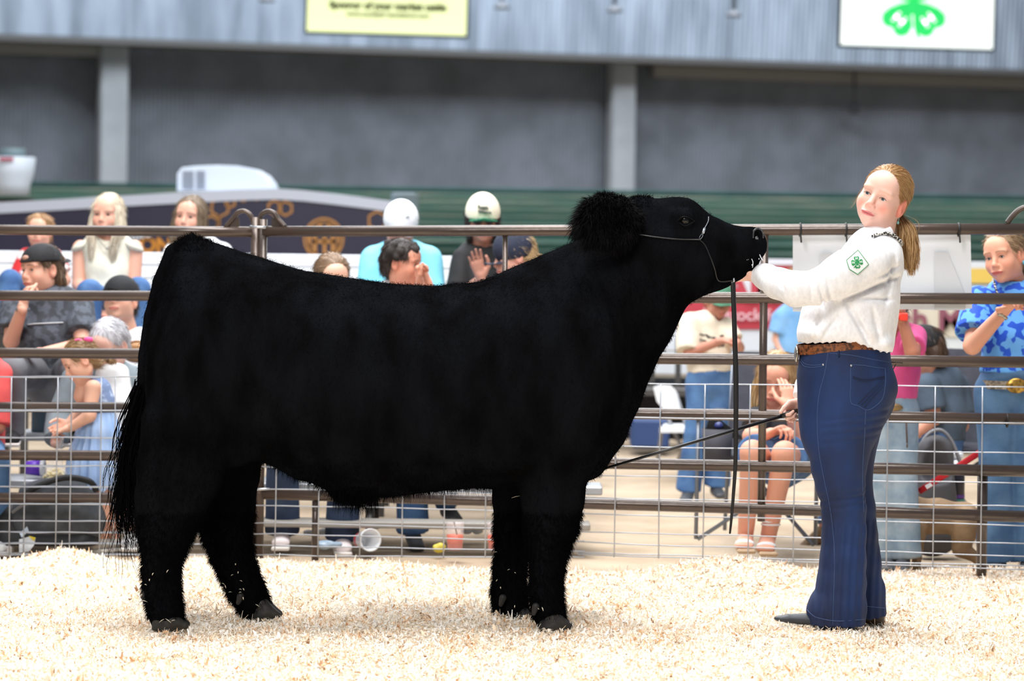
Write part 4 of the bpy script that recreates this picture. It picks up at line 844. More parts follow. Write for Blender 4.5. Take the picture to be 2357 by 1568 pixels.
stitch([(1906, 812), (1898, 860), (1886, 905), (1881, 960), (1884, 1030), (1896, 1100), (1909, 1160), (1918, 1230), (1921, 1300), (1918, 1390), (1917, 1440)])
stitch([(1842, 830), (1850, 842), (1870, 846), (1896, 842)]); stitch([(1843, 826), (1852, 837), (1872, 841), (1896, 838)])
stitch([(1908, 813), (1960, 818), (2010, 828), (2048, 834)])
stitch([(1958, 840), (1985, 841), (2015, 846), (2036, 848)], name='pocket_edge'); stitch([(1958, 840), (1958, 880), (1958, 925), (1975, 934), (1996, 944), (2016, 934), (2032, 915), (2038, 880), (2037, 848)], name='pocket_edge')
stitch([(1992, 945), (1990, 1000), (1986, 1060), (1985, 1110), (1988, 1180)])
m_sd = mat('dark_stitch', (12, 26, 58), .8)
for q in ([(1963, 866), (1990, 874), (2036, 866)], [(1963, 870), (1990, 878), (2036, 870)], [(1975, 930), (2000, 905), (2034, 872)], [(1982, 933), (2006, 910), (2034, 880)], [(1990, 937), (2010, 915), (2033, 890)]): stitch(q, .0016, 'pocket_embroidery', m_sd)
stitch([(1852, 1396), (1870, 1416), (1890, 1424), (1930, 1430), (1990, 1426)], .0012, 'hem')
stitch([(1996, 1396), (2012, 1398), (2036, 1400)], .0012, 'hem')
mb = MB(); 
for x, y in ((1895, 840), (1959, 842)):
    c = drape(JB, x, y, .001); mb = MB(); mb.ball(c, .0045, 10); mb.obj('rivet', mat('rivet', (190, 190, 195), .3, metal=.8), jeans)
# belt: a band round the waist
ep = []; n = 64
def waist(th, dr, zz):
    x = G(1942 + 105.5 * math.cos(th), 802 + zz, 0); return x + np.array([dr * math.cos(th), (.152 + dr) * math.sin(th), -(-math.cos(th)) * -.0 + 0.0])
VV = []; 
for k in range(n):
    th = 2 * math.pi * k / n; tilt = -8.5 * math.cos(th) + (-4) 
    for (dr, zz) in ((.001, 12), (.005, 12), (.005, -11), (.001, -11)): VV.append(waist(th, dr, zz + tilt * 1.0 - 2))
FF = [(4 * k + j, 4 * ((k + 1) % n) + j, 4 * ((k + 1) % n) + (j + 1) % 4, 4 * k + (j + 1) % 4) for k in range(n) for j in range(4)]
mb = MB(); mb.add(VV, FF, False); belt = mb.obj('belt', mat('tooled_leather', (134, 78, 42), .45, rgb2=(66, 36, 20), scale=75, detail=2, contrast=(.45, .6), bump=.0015, bscale=75), girl, 'brown tooled leather belt')
BB = bvh_of(np.array(mb.v), [f_ for f_ in mb.f])
mb = MB(); q = [waist(math.radians(198), .008, 2), waist(math.radians(176), .008, 2)]; c = (q[0] + q[1]) / 2
mb.ball(G(1833, 815, -.02), (.008, .042, .030), 16); mb.obj('buckle', mat('silver', (180, 176, 165), .25, metal=.9), belt)
for x in (1931, 1848):
    mb = MB(); a = drape(BB, x, 786, .002); b = drape(BB, x, 810, .002)
    if a is None: a = b
    e = drape(JB, x, 822, .003)
    if a is not None and b is not None: mb.tube([a + (a - b) * .35, a, b, e if e is not None else b], .0062, 8, up=(1, 0, 0), flat=.45); mb.obj('belt_loop', m_jean, jeans)
# boots
m_boot = mat('grey_boot', (50, 54, 62), .45); f = Field(.004); f.econe(G(1815, 1424, -.10), G(1900, 1428, -.10), .030, .016, .045, .030, YL, .02); f.ell(G(1800, 1424, -.10), (.03, .026, .012), None, .015); f.cone(G(1900, 1395, -.10), G(1920, 1435, -.10), .045, .04, .02)
zc = G(1800, 1436, -.1)[2]; V, F = f.build(cuts=[lambda X, Y, Z: zc - Z + 0 * X]); link('boot', mesh_np(V, F), m_boot, girl)
f = Field(.004); f.econe(G(1950, 1418, .11), G(2010, 1420, .11), .035, .02, .035, .028, YL, .02); f.cone(G(2016, 1405, .11), G(2018, 1438, .11), .034, .028, .01)
V, F = f.build(); link('boot', mesh_np(V, F), mat('brown_heel', (70, 52, 40), .5), girl, 'brown stacked boot heel')
# clip in the back pocket
mb = MB(); mb.tube([G(2044, 833, -.02), G(2078, 836, -.02)], .002, 6); mb.tube([G(2052, 858, -.02), G(2062, 838, -.02)], .002, 6); mb.obj('pocket_clip', mat('dark_clip', (30, 28, 30), .4), girl)
# show stick
st = thing('show_stick', 'long thin black show stick held low, pointing under the steer\'s chest', 'stick', G(1600, 1015, .1))
mb = MB(); mb.tube([G(1800, 958, .10), G(1320, 1100, .06)], [.0075, .0045], 10); mb.obj('shaft', mat('black_shaft', (22, 22, 26), .3), st)
mb = MB(); mb.tube([G(1846, 944, .13), G(1798, 958, .10)], .010, 10); mb.obj('grip', m_leather, st)
# ------------------------------------------------------------------ the crowd behind the fence
def fabric(name, rgb, rgb2=None, scale=9, **k):
    if rgb2 is None: rgb2 = tuple(int(c * .88) for c in rgb)
    return mat(name, rgb, .8, rgb2=rgb2, scale=scale, bump=.002, bscale=40, **k)
DEN = fabric('denim', (56, 92, 142), (84, 122, 168)); LDEN = fabric('light_denim', (128, 152, 172), (164, 180, 192), 14, detail=8); NDEN = fabric('navy_denim', (34, 50, 78), (50, 70, 100))
def person(label, d, head=None, yaw=0, pitch=0, roll=0, s=1.0, skin=(226, 172, 150), torso=(), arms=(), legs=(), neck=None, top=None, toprgb=None, sleeve='short', pants=DEN, pant='long', hair=None, hairlen=0, haircol=((120, 88, 58), (170, 130, 92)),
           shoe=None, vox=.009, fine=False, group=None, neckr=.05, lips=(196, 104, 98), grow=.012, fold=.003, cap=None, base=None, hv=.006, iris=(60, 60, 64), shoulder=True):
    Q = lambda x, y, dd=0.0: P(x, y, d + dd); px1 = d / FPX
    bz = base if base is not None else gpt(torso[-1][0] if torso else head[0], d); t = thing('person', label, 'person', bz, group); parts = []; R = {}
    f = Field(vox); B = None
    if head is not None:
        B = headbasis(yaw, pitch, roll); ho = Q(*head); nk = Q(*neck) if neck else ho + np.array([0, .02, -.2 * s])
        fh = Field(hv); Wf = head_into(fh, ho, B, s, 1.0, fine, 0, nk, neckr); parts.append(fh.build()); R.update(W=Wf, o=ho, B=B, neck=nk)
    def torso_into(ff, g, ends=(0, 0)):
        for i, (a, b) in enumerate(zip(torso[:-1], torso[1:])):
            ff.econe(Q(*a[:3]), Q(*b[:3]), a[3] * px1 + g, a[4] + g, b[3] * px1 + g, b[4] + g, a[5] if len(a) > 5 else (1, 0, 0), .03, flat1=(ends[1] and i == len(torso) - 2))
    if torso: torso_into(f, -.004)
    ar = (.047 * s, .038 * s, .026 * s)
    for A_ in arms:
        f.chain([Q(*p[:3]) for p in A_['p']], ar, .02)
    for L_ in legs: f.chain([Q(*p[:3]) for p in L_['p']], (.082 * s, .055 * s, .036 * s), .03)
    if f.el: parts.append(f.build())
    for A_ in arms:
        if A_.get('hand'):
            fh = Field(.0045 if fine else .0055); w = Q(*A_['p'][-1][:3]); tip = Q(*A_['hand']); hand_into(fh, w, tip - w, A_.get('n', (0, -1, 0)), A_.get('side', (0, 0, 1)), s, A_.get('curl', (22, 28, 20)), A_.get('thumb', .4), A_.get('spread', 0)); parts.append(fh.build())
    V, F = join(parts); col = face_color(V, R['o'], B, s, skin, lips, haircol[0], .3, .7) if head is not None else np.repeat(np.array(lin(skin)[:3])[None], len(V), 0)
    link('body', mesh_np(V, F, True, col), skin_mat(), t)
    if head is not None:
        if fine: eyes_of(t, Wf, s, B, iris, (60, 44, 36))
        else:
            for q in (-1, 1): mb = MB(); mb.ball(Wf(q * .031, .083, .003), (.0115 * s, .006 * s, .0052 * s), 10, B.T); mb.obj('eye', mat('dark_iris', (48, 38, 36), .3), t)
    if top is not None:
        f = Field(vox); torso_into(f, grow, (0, 1))
        for A_ in arms:
            p = [Q(*q[:3]) for q in A_['p']]; sl = A_.get('sleeve', sleeve); g = grow + A_.get('g', 0)
            if sl == 'short': f.cone(p[0], p[0] + (p[1] - p[0]) * .72, ar[0] + g, ar[1] + g + .012, .02, flat1=True)
            elif sl == 'long': f.cone(p[0], p[1], ar[0] + g, ar[1] + g, .02); f.cone(p[1], p[1] + (p[2] - p[1]) * .92, ar[1] + g, ar[2] + g, .01, flat1=True)
            elif sl == 'elbow': f.cone(p[0], p[1], ar[0] + g, ar[1] + g + .01, .02, flat1=True)
        if head is not None: f.cone(R['o'], R['neck'] + (R['neck'] - R['o']) * .1, neckr * s + .006, neckr * s * 1.15 + .008, .01, '-')
        V, F = f.build(folds(fold, 22, len(COL.objects) % 17)); R['top'] = link('shirt', mesh_np(V, F), top, t); R['tb'] = (V, F)
    if legs and pant:
        f = Field(vox)
        for L_ in legs:
            p = [Q(*q[:3]) for q in L_['p']]; fl_ = L_.get('flare', 0)
            if pant == 'long': f.chain(p, (.082 * s + grow, .058 * s + grow, .050 * s + grow + fl_), .02, flat1=True)
            else: f.cone(p[0], p[0] + (p[1] - p[0]) * .75, .084 * s + grow, .072 * s + grow + .01, .02, flat1=True)
        if torso: a = torso[-1]; f.econe(Q(*a[:3]), Q(a[0], a[1] + 20, a[2]), a[3] * px1 + grow * .6, a[4] + grow * .6, a[3] * px1, a[4], (1, 0, 0), .03)
        V, F = f.build(folds(fold, 20, len(COL.objects) % 13)); link({'long': 'trousers'}.get(pant, 'shorts'), mesh_np(V, F), pants, t)
    if shoe is not None:
        for L_ in legs:
            if 'toe' in L_:
                a = Q(*L_['p'][-1][:3]); e = Q(*L_['toe']); f = Field(.006); f.econe(a + np.array([0, 0, -.02]), e, .040 * s, .045 * s, .042 * s, .022 * s, norm(np.cross(e - a, (0, 0, 1))), .01)
                zc = e[2] - .018 * s; V, F = f.build(cuts=[lambda X, Y, Z: zc - Z + 0 * X]); link('shoe', mesh_np(V, F), shoe, t)
                if L_.get('sole', True): mb = MB(); dd_ = norm(np.array([(e - a)[0], (e - a)[1], 0])); c = (a + e) / 2; c[2] = zc - .006; L3 = np.stack([dd_, np.cross((0, 0, 1), dd_), np.array([0, 0, 1.0])], 1); mb.box(c + dd_ * .012, (np.linalg.norm((e - a)[:2]) + .07 * s, .082 * s, .016), L3, .004); mb.obj('sole', mat('sole', (225, 222, 218), .7), t)
    if hair and head is not None:
        W_, o_ = Wf, R['o']; f = Field(.006)
        def E(c, r, k=.014, op='+'): f.ell(W_(*c), np.array(r) * s, B, k * s, op)
        E((0, -.016, .040), (.083, .100, .088)); E((0, -.07, -.02), (.066, .045, .06), .03)
        if hair in ('long', 'bob'):
            for q in (-1, 1): E((q * .068, .004, -.03), (.024, .050, .085), .02)
        E((0, .112, -.020), (.062 if hair in ('long', 'bob') else .078, .095, .100), .012, '-'); E((0, .05, -.115), (.11 if hair not in ('long', 'bob') else .06, .12, .06), .01, '-')
        if hair in ('short', 'tail'):
            for q in (-1, 1): E((q * .082, -.004, -.008), (.018, .024, .036), .006, '-'); E((q * .08, .03, -.05), (.03, .05, .05), .01, '-')
        V, F = f.build(folds(.004, 60, 3) if hair != 'tail' else None); N = vnormals(V, F); hc = np.repeat(np.array(lin(tuple((np.array(haircol[0]) + np.array(haircol[1])) / 2))[:3])[None], len(V), 0)
        tgt = W_(0, -.12, -.03) if hair == 'tail' else W_(0, -.05, -.25)
        L = [(V, F, hc), comb(V, N, tgt, 1500, .05, .003, haircol, .15, .05)]
        if hair == 'long':
            for q in (-1, 1):
                for (x0, y0, x1, y1, x2, y2) in ((.060, .045, .074, .055, .062, .075), (.078, .01, .086, .03, .072, .06), (.07, -.04, .08, -.03, .07, .0)):
                    L.append(lock([W_(q * x0, y0, .02), W_(q * x1, y1, -.07), W_(q * x2, y2, -.07 - hairlen * .5), W_(q * x2 * .9, y2 + .005, -.07 - hairlen)], 170, [.014, .018, .022, .016, .006], .0026, haircol, .006))
        if hair == 'tail' and hairlen: L.append(lock([W_(0, -.10, -.01), W_(0, -.145, -.04), W_(0, -.15, -.04 - hairlen * .6), W_(0, -.145, -.04 - hairlen)], 300, [.015, .025, .026, .008], .0024, haircol, .008))
        hairobj('hair', L, t)
    R['t'] = t; R['Q'] = Q; return R
def cap_on(R, s, col, name='cap', back=False, brim=None, tilt=0, parent=None, hi=1.0, low=.012):
    W_, B, t = R['W'], R['B'], R['t']; f = Field(.005)
    f.ell(W_(0, -.006, .040), np.array([.093, .110, .099 * hi]) * s, B, .01); o = W_(0, 0, low); u = B[2]
    V, F = f.build(cuts=[lambda X, Y, Z: -((X - o[0]) * u[0] + (Y - o[1]) * u[1] + (Z - o[2]) * u[2])]); c = link(name, mesh_np(V, F), col, t)
    q = -1 if back else 1; mb = MB()
    if back:
        mb.ball(W_(0, .085, .062), (.030, .022, .016), 14, B.T); mb.obj('cap_opening', fabric('brow_skin', (206, 158, 138)), c); mb = MB(); mb.tube(smooth_path([W_(-.040, .092, .048), W_(0, .106, .046), W_(.040, .092, .048)], 5), .006, 8); mb.obj('cap_strap', col, c); mb = MB()
    ring = [(-.074, .058), (-.070, .105), (-.045, .148), (0, .165), (.045, .148), (.070, .105), (.074, .058), (.03, .085), (-.03, .085)]
    top = [W_(x, y * q, low + .006 - .0 * abs(x) - (abs(x) * .25) + tilt * (y - .06)) for x, y in ring]; mb.poly(top, B[2], .005); mb.obj('brim', brim or col, c)
    return c
m_blk = fabric('black_cloth', (24, 24, 27)); m_wht = fabric('white_cloth', (236, 238, 240)); m_navy = fabric('navy_cloth', (30, 36, 52))
# --- left group
r = person('small child in red and white shirt seated at the far left of the top row', 16.3, (91, 533), 5, 0, 0, .80, torso=[(92, 600, .03, 34, .07), (92, 650, .02, 36, .09), (92, 700, 0, 36, .1)],
    arms=[{'p': [(62, 590, .03), (40, 650, 0), (70, 690, -.1)]}, {'p': [(124, 590, .03), (150, 645, 0), (120, 690, -.1)]}], legs=[{'p': [(75, 700, 0), (22, 645, -.35), (15, 730, -.4)]}, {'p': [(110, 700, 0), (140, 700, -.35), (140, 790, -.35)]}],
    top=fabric('red_white', (206, 44, 48), (240, 236, 236), 7, contrast=(.48, .54)), hair='short', haircol=((150, 110, 76), (196, 160, 118)))
CREAM = fabric('cream_knit', (238, 234, 216))
r = person('blonde person with long hair in sleeveless cream knit top on the top row', 16.1, (248, 497), 12, 2, 0, .98, (222, 168, 146), torso=[(248, 572, .04, 58, .09), (248, 620, .02, 46, .10), (246, 690, 0, 44, .11)],
    arms=[{'p': [(186, 572, .04), (182, 655, .0), (230, 725, -.3)], 'sleeve': 'none', 'hand': (255, 745, -.35)}, {'p': [(310, 572, .04), (308, 655, 0), (262, 725, -.3)], 'sleeve': 'none', 'hand': (245, 750, -.36)}],
    legs=[{'p': [(228, 700, 0), (205, 672, -.45), (203, 800, -.45)]}, {'p': [(268, 700, 0), (318, 668, -.45), (322, 800, -.45)]}], top=CREAM, hair='long', hairlen=.20, haircol=((190, 172, 146), (236, 228, 210)), iris=(50, 44, 44))
for x, sg_ in ((190, 1), (305, -1)): mb = MB(); mb.ball(r['Q'](x, 566, .03), (.068, .07, .026), 14, roty(-.45 * sg_)); mb.obj('shoulder_cap', CREAM, r['t'])
mb = MB(); mb.tube(smooth_path([r['Q'](226, 548, -.06), r['Q'](236, 562, -.09), r['Q'](246, 568, -.10), r['Q'](258, 562, -.09), r['Q'](268, 548, -.06)], 4), .003, 6); mb.ball(r['Q'](246, 571, -.10), .010, 10); mb.obj('necklace', mat('silver', (180, 176, 165), .25, metal=.9), r['t'])
r = person('smiling brunette person in white tee seated behind the steer\'s rump', 16.2, (438, 502), 14, 2, 4, .98, (226, 170, 148), torso=[(455, 580, .04, 54, .09), (458, 640, .02, 48, .1), (458, 700, 0, 46, .11)],
    arms=[{'p': [(402, 582, .04), (386, 640, 0), (420, 700, -.2)]}, {'p': [(512, 582, .04), (520, 650, 0), (490, 700, -.2)]}], legs=[{'p': [(440, 700, 0), (420, 700, -.4), (420, 820, -.4)]}, {'p': [(480, 700, 0), (500, 700, -.4), (500, 820, -.4)]}],
    top=m_wht, hair='long', hairlen=.10, haircol=((92, 76, 60), (140, 120, 98)), lips=(170, 70, 70))
POLO = fabric('patterned_polo', (58, 62, 70), (84, 90, 102), 26, contrast=(.45, .55))
r = person('capped person in dark patterned polo resting chin on hand', 14.35, (96, 622), 42, -2, -4, 1.0, (222, 168, 146), torso=[(112, 702, .03, 76, .10), (112, 770, .02, 74, .12), (120, 860, .05, 68, .13)],
    arms=[{'p': [(36, 706, -.02), (26, 785, -.12), (53, 705, -.24)], 'hand': (62, 655, -.18), 'n': (.7, .3, -.2), 'side': (.3, -.5, .4), 'curl': (55, 65, 40), 'g': .015}, {'p': [(182, 706, .02), (190, 795, -.12), (100, 812, -.28)], 'hand': (60, 808, -.30), 'n': (0, 0, -1), 'side': (0, -1, 0), 'curl': (30, 30, 30), 'g': .015}],
    legs=[{'p': [(90, 860, .05), (30, 850, -.36), (28, 1000, -.30)], 'toe': (25, 1012, -.48)}, {'p': [(150, 860, .05), (190, 858, -.36), (170, 1000, -.30)], 'toe': (165, 1012, -.48)}], top=POLO, pants=fabric('grey_trousers', (116, 118, 124)), hair='short', haircol=((74, 56, 42), (112, 88, 66)), shoe=m_blk, fine=True, group=None, hv=.004, vox=.008)
cap_on(r, 1.0, fabric('black_cap', (22, 23, 28)), back=True, low=.040, hi=.92)
mb = MB(); tb = bvh_of(*r['tb']); q = [drape(tb, x, y, .003) for x, y in ((62, 748), (80, 746), (100, 745), (120, 744), (145, 743))]; q = [x for x in q if x is not None]; mb.tube(q, .006, 6, flat=.4); mb.obj('chest_stripe', m_wht, r['top'])
hairobj('neck_hair', [lock([r['W'](q_ * .06, -.05, -.0), r['W'](q_ * .065, -.06, -.08), r['W'](q_ * .06, -.06, -.13)], 200, [.02, .03, .02, .01], .003, ((74, 56, 42), (112, 88, 66)), .008) for q_ in (-1, 1)], r['t'])
mb = MB(); a = r['Q'](53, 713, -.23); mb.lathe([(.031, -.008), (.034, -.008), (.034, .008), (.031, .008)], a, 18); mb.obj('wrist_band', mat('grey_band', (92, 96, 104), .5), r['t'])
r = person('person in black billed cap and white tee looking up beside the steer\'s tail', 14.9, (278, 694), 14, 16, -4, .98, (230, 176, 152), torso=[(300, 800, .05, 58, .10), (300, 860, .03, 56, .11), (298, 920, 0, 56, .12)],
    arms=[{'p': [(250, 800, .03), (236, 870, 0), (260, 900, -.2)]}, {'p': [(355, 800, .03), (368, 870, 0), (340, 900, -.2)]}], legs=[{'p': [(280, 920, 0), (270, 915, -.4), (270, 1040, -.4)]}, {'p': [(320, 920, 0), (340, 915, -.4), (340, 1040, -.4)]}], top=m_wht, hair='tail', hairlen=0, haircol=((52, 40, 34), (80, 62, 50)), fine=True, hv=.005, neck=(292, 762, .05))
cap_on(r, .98, fabric('black_cap', (22, 23, 28)), low=.022)
CARD = fabric('grey_cardigan', (128, 140, 148))
r = person('white-haired person in grey cardigan seated beside the small child in blue', 13.95, (252, 796), 25, -30, 0, 1.0, (222, 176, 160), torso=[(250, 880, .05, 70, .10), (248, 950, .03, 72, .12), (250, 1030, .03, 66, .13)],
    arms=[{'p': [(178, 880, .03), (140, 960, -.02), (128, 1020, -.14)], 'sleeve': 'long', 'g': .02}, {'p': [(318, 880, .03), (330, 960, 0), (300, 1015, -.2)], 'sleeve': 'long', 'g': .02, 'hand': (296, 1052, -.25)}],
    legs=[{'p': [(225, 1030, 0), (235, 1040, -.2), (228, 1240, -.1)], 'toe': (220, 1252, -.28)}, {'p': [(285, 1030, 0), (302, 1045, -.3), (304, 1230, -.22)], 'toe': (298, 1252, -.38)}], top=CARD, pants=fabric('navy_short', (38, 42, 52)), pant='short', hair='short', haircol=((176, 176, 182), (226, 226, 232)), shoe=m_wht)
f = Field(.007); f.econe(r['Q'](258, 858, -.05), r['Q'](268, 1010, -.10), .08, .05, .11, .07, (1, 0, 0), .02); V, F = f.build(folds(.003, 20, 1)); link('undershirt', mesh_np(V, F), m_wht, r['t'])
DRESS = fabric('pale_blue_dress', (146, 178, 224), (176, 200, 236), 16, stretch=(1, 1, .15))
r = person('small ponytailed child in a pale blue dress standing behind the wire', 13.62, (186, 832), 68, -30, -8, .80, (230, 178, 154), torso=[(226, 898, .02, 26, .055), (228, 930, .02, 31, .06), (230, 950, .02, 33, .07)],
    arms=[{'p': [(214, 893, -.06), (206, 957, -.09), (162, 985, -.07)], 'sleeve': 'none', 'hand': (140, 990, -.05), 'n': (.2, 0, -1), 'side': (0, -.2, 1), 'curl': (50, 50, 40)}, {'p': [(222, 895, .09), (190, 940, .10), (158, 975, .02)], 'sleeve': 'none', 'hand': (140, 985, .0)}],
    legs=[{'p': [(222, 1100, .0), (236, 1150, -.03), (234, 1238, -.03)], 'toe': (212, 1258, -.05)}, {'p': [(240, 1100, .06), (258, 1150, .06), (262, 1238, .06)], 'toe': (246, 1256, .04)}], top=fabric('dress_bodice', (190, 206, 232), (120, 140, 180), 30, contrast=(.3, .45)), pant=None, hair='tail', hairlen=.07, haircol=((120, 92, 64), (190, 156, 112)), shoe=mat('pale_shoe', (200, 196, 190), .7), neckr=.040, hv=.005, grow=.008)
QQ = r['Q']; f = Field(.006)
for (a, b) in (((230, 940, .02, 34, .065), (226, 1000, .02, 48, .10)), ((226, 1000, .02, 48, .10), (223, 1060, .02, 62, .13)), ((223, 1060, .02, 62, .13), (220, 1122, .02, 72, .15))): f.econe(QQ(*a[:3]), QQ(*b[:3]), a[3] * .002, a[4], b[3] * .002, b[4], (1, 0, 0), .02, flat1=(b[1] == 1122))
def pleat(X, Y, Z): a = np.arctan2(Y - 13.64, X - QQ(224, 1000)[0]); return .010 * np.sin(a * 17 + 2 * np.sin(a * 3)) * np.clip((QQ(0, 930)[2] - Z) * 5, 0, 1)
V, F = f.build(pleat); link('skirt', mesh_np(V, F), DRESS, r['t'])
mb = MB(); c = r['W'](.03, -.07, .095); 
for q in (-1, 1): mb.ball(c + np.array([q * .022, -.01, .004 * q]), (.024, .012, .014), 10)
mb.obj('hair_bow', mat('pink_bow', (246, 84, 156), .6), r['t'], 'bright pink hair bow')
r = person('person in coral red sleeveless shirt cut off by the left edge', 13.75, None, torso=[(-48, 850, 0, 50, .10), (-46, 940, 0, 52, .12), (-46, 1030, .02, 52, .13)], arms=[{'p': [(0, 862, -.02), (-6, 980, -.1), (-60, 1010, -.2)], 'sleeve': 'elbow'}],
    legs=[{'p': [(-40, 1040, 0), (-12, 1065, -.3), (-10, 1240, -.2)], 'toe': (-6, 1262, -.36)}], top=fabric('coral', (222, 84, 84)), shoe=m_wht, pants=fabric('blue_jean', (84, 122, 168)), skin=(206, 140, 112))
# --- seen over the steer's back
r = person('person with slicked light brown hair peeking over the steer\'s back, in jeans and white sneakers', 14.1, (764, 644), -20, -12, 0, 1.0, (226, 178, 156), torso=[(735, 730, .05, 78, .1), (730, 840, .05, 72, .12), (722, 960, .05, 70, .13)], arms=[{'p': [(660, 740, 0), (640, 850, -.05), (680, 930, -.3)]}, {'p': [(810, 740, 0), (830, 850, -.05), (780, 930, -.3)]}],
    legs=[{'p': [(690, 1000, .0), (648, 1010, -.42), (650, 1225, -.30)], 'toe': (646, 1250, -.44), 'flare': .02}, {'p': [(755, 1000, .0), (795, 1020, -.42), (788, 1238, -.30)], 'toe': (790, 1262, -.44), 'flare': .02}], top=fabric('olive_top', (110, 110, 96)), pants=NDEN, hair='tail', haircol=((118, 92, 70), (156, 128, 100)), shoe=mat('pink_white_shoe', (232, 222, 224), .6))
CYAN = fabric('cyan_shirt', (112, 200, 226), (136, 214, 236))
r = person('person in white cap and bright cyan shirt looking down, over the steer\'s back', 15.6, (922, 521), -4, -24, 2, 1.0, (206, 150, 130), torso=[(924, 596, .05, 66, .10), (924, 650, .04, 72, .12), (924, 740, .02, 70, .13)], arms=[{'p': [(862, 600, .03), (848, 690, -.05), (900, 740, -.3)], 'sleeve': 'long', 'g': .02}, {'p': [(984, 600, .03), (998, 690, -.05), (950, 740, -.3)], 'sleeve': 'long', 'g': .02}],
    legs=[{'p': [(895, 750, 0), (880, 770, -.45), (880, 930, -.45)]}, {'p': [(950, 750, 0), (970, 770, -.45), (970, 930, -.45)]}], top=CYAN, hair='short', haircol=((80, 76, 74), (140, 136, 132)))
c = cap_on(r, 1.0, mat('white_cap', (238, 242, 248), .7), hi=1.05)
f = Field(.005); W_ = r['W']; f.ell(W_(0, .062, -.078), (.042, .04, .028), r['B'], .01); V, F = f.build(); link('beard', mesh_np(V, F), fabric('grey_beard', (120, 112, 108), (80, 72, 68), 60), r['t'])
mb = MB(); cc_ = W_(.0, .0, .0); a = r['Q'](912, 505, -.105); mb.poly([a + np.array([x, 0, z]) for x, z in ((-.022, -.016), (-.014, -.016), (-.010, -.004), (.004, -.004), (.008, -.016), (.014, -.016), (.014, .004), (.026, .008), (.022, .016), (.008, .012), (-.006, .008), (-.020, .006))], (0, 1, 0), .02); mb.obj('animal_badge', mat('ink', (20, 20, 22), .6), c)
mb = MB(); add_text(mb, 'ranch', .022, r['Q'](932, 500, -.112), (1, 0, .12), (0, .15, 1), .004); mb.obj('lettering', mat('grey_ink', (120, 126, 136), .6), c)
r = person('dark-haired person in white tee with clasped hands, over the steer\'s back', 14.3, (925, 606), -72, -8, 0, .92, (216, 152, 128), torso=[(916, 690, .05, 54, .1), (914, 780, .04, 60, .11), (915, 900, .02, 58, .12)],
    arms=[{'p': [(885, 690, -.08), (925, 730, -.22), (968, 655, -.2)], 'hand': (962, 622, -.2), 'n': (.6, 0, .2), 'side': (0, -.3, 1), 'curl': (60, 60, 40)}, {'p': [(930, 690, .12), (985, 730, .0), (988, 660, -.12)], 'hand': (974, 618, -.16), 'n': (-.6, 0, .2), 'curl': (60, 60, 40)}],
    legs=[{'p': [(910, 940, 0), (945, 960, -.42), (950, 1222, -.3)], 'toe': (960, 1262, -.42), 'flare': .02, 'sole': False}, {'p': [(930, 940, .1), (990, 960, -.3), (1030, 1165, -.2)], 'toe': (1048, 1196, -.28)}], top=m_wht, hair='short', haircol=((36, 30, 28), (66, 54, 48)), shoe=mat('dark_shoe', (70, 72, 76), .5), fine=True, hv=.005)
N_ = None
f = Field(.006); W_ = r['W']
for k in range(26): a = RNG.uniform(0, 6.28); z = RNG.uniform(-.02, .11); rr = math.sqrt(max(0, 1 - ((z - .035) / .09) ** 2)); x, y = .080 * rr * math.cos(a), -.015 + .098 * rr * math.sin(a); (f.ell(W_(x, y, z), .022 * .92, None, .012) if not (y > .045 and z < .06) else None)
V, F = f.build(folds(.002, 90, 2)); link('curls', mesh_np(V, F), fabric('dark_hair', (46, 38, 34), (30, 25, 23), 60), r['t'])
r = person('person in cream cap and sunglasses with one hand raised, over the steer\'s back', 15.6, (1111, 508), -3, -3, 0, 1.0, (196, 140, 120), torso=[(1106, 596, .05, 54, .10), (1106, 660, .03, 52, .11), (1106, 740, .02, 52, .12)],
    arms=[{'p': [(1064, 596, .0), (1052, 690, -.1), (1108, 642, -.28)], 'hand': (1084, 560, -.32), 'n': (.1, -1, 0), 'side': (1, 0, .1), 'curl': (6, 8, 6), 'thumb': .1, 'spread': .25}, {'p': [(1150, 596, .03), (1162, 690, 0), (1130, 740, -.2)]}],
    legs=[{'p': [(1085, 750, 0), (1070, 770, -.45), (1070, 930, -.45)]}, {'p': [(1130, 750, 0), (1150, 770, -.45), (1150, 930, -.45)]}], top=m_blk, hair='bob', haircol=((34, 28, 28), (54, 44, 42)), neck=(1108, 560, .03))
c = cap_on(r, 1.0, mat('cream_cap', (238, 230, 208), .7), brim=mat('green_brim', (40, 140, 104), .7), hi=1.12)
mb = MB(); add_text(mb, 'Ropin', .024, r['Q'](1112, 477, -.110), (1, 0, -.08), (0, .12, 1), .004, .001); add_text(mb, 'Wranch', .022, r['Q'](1116, 489, -.113), (1, 0, -.08), (0, .05, 1), .004, .001); mb.obj('lettering', mat('green_ink', (30, 62, 52), .6), c)
mb = MB(); W_ = r['W']
for q in (-1, 1): mb.ball(W_(q * .031, .098, .0), (.024, .006, .017), 12, r['B'].T); mb.tube([W_(q * .052, .09, .004), W_(q * .078, .0, .004)], .002, 6)
mb.obj('sunglasses', mat('dark_lens', (40, 30, 34), .15), r['t'])
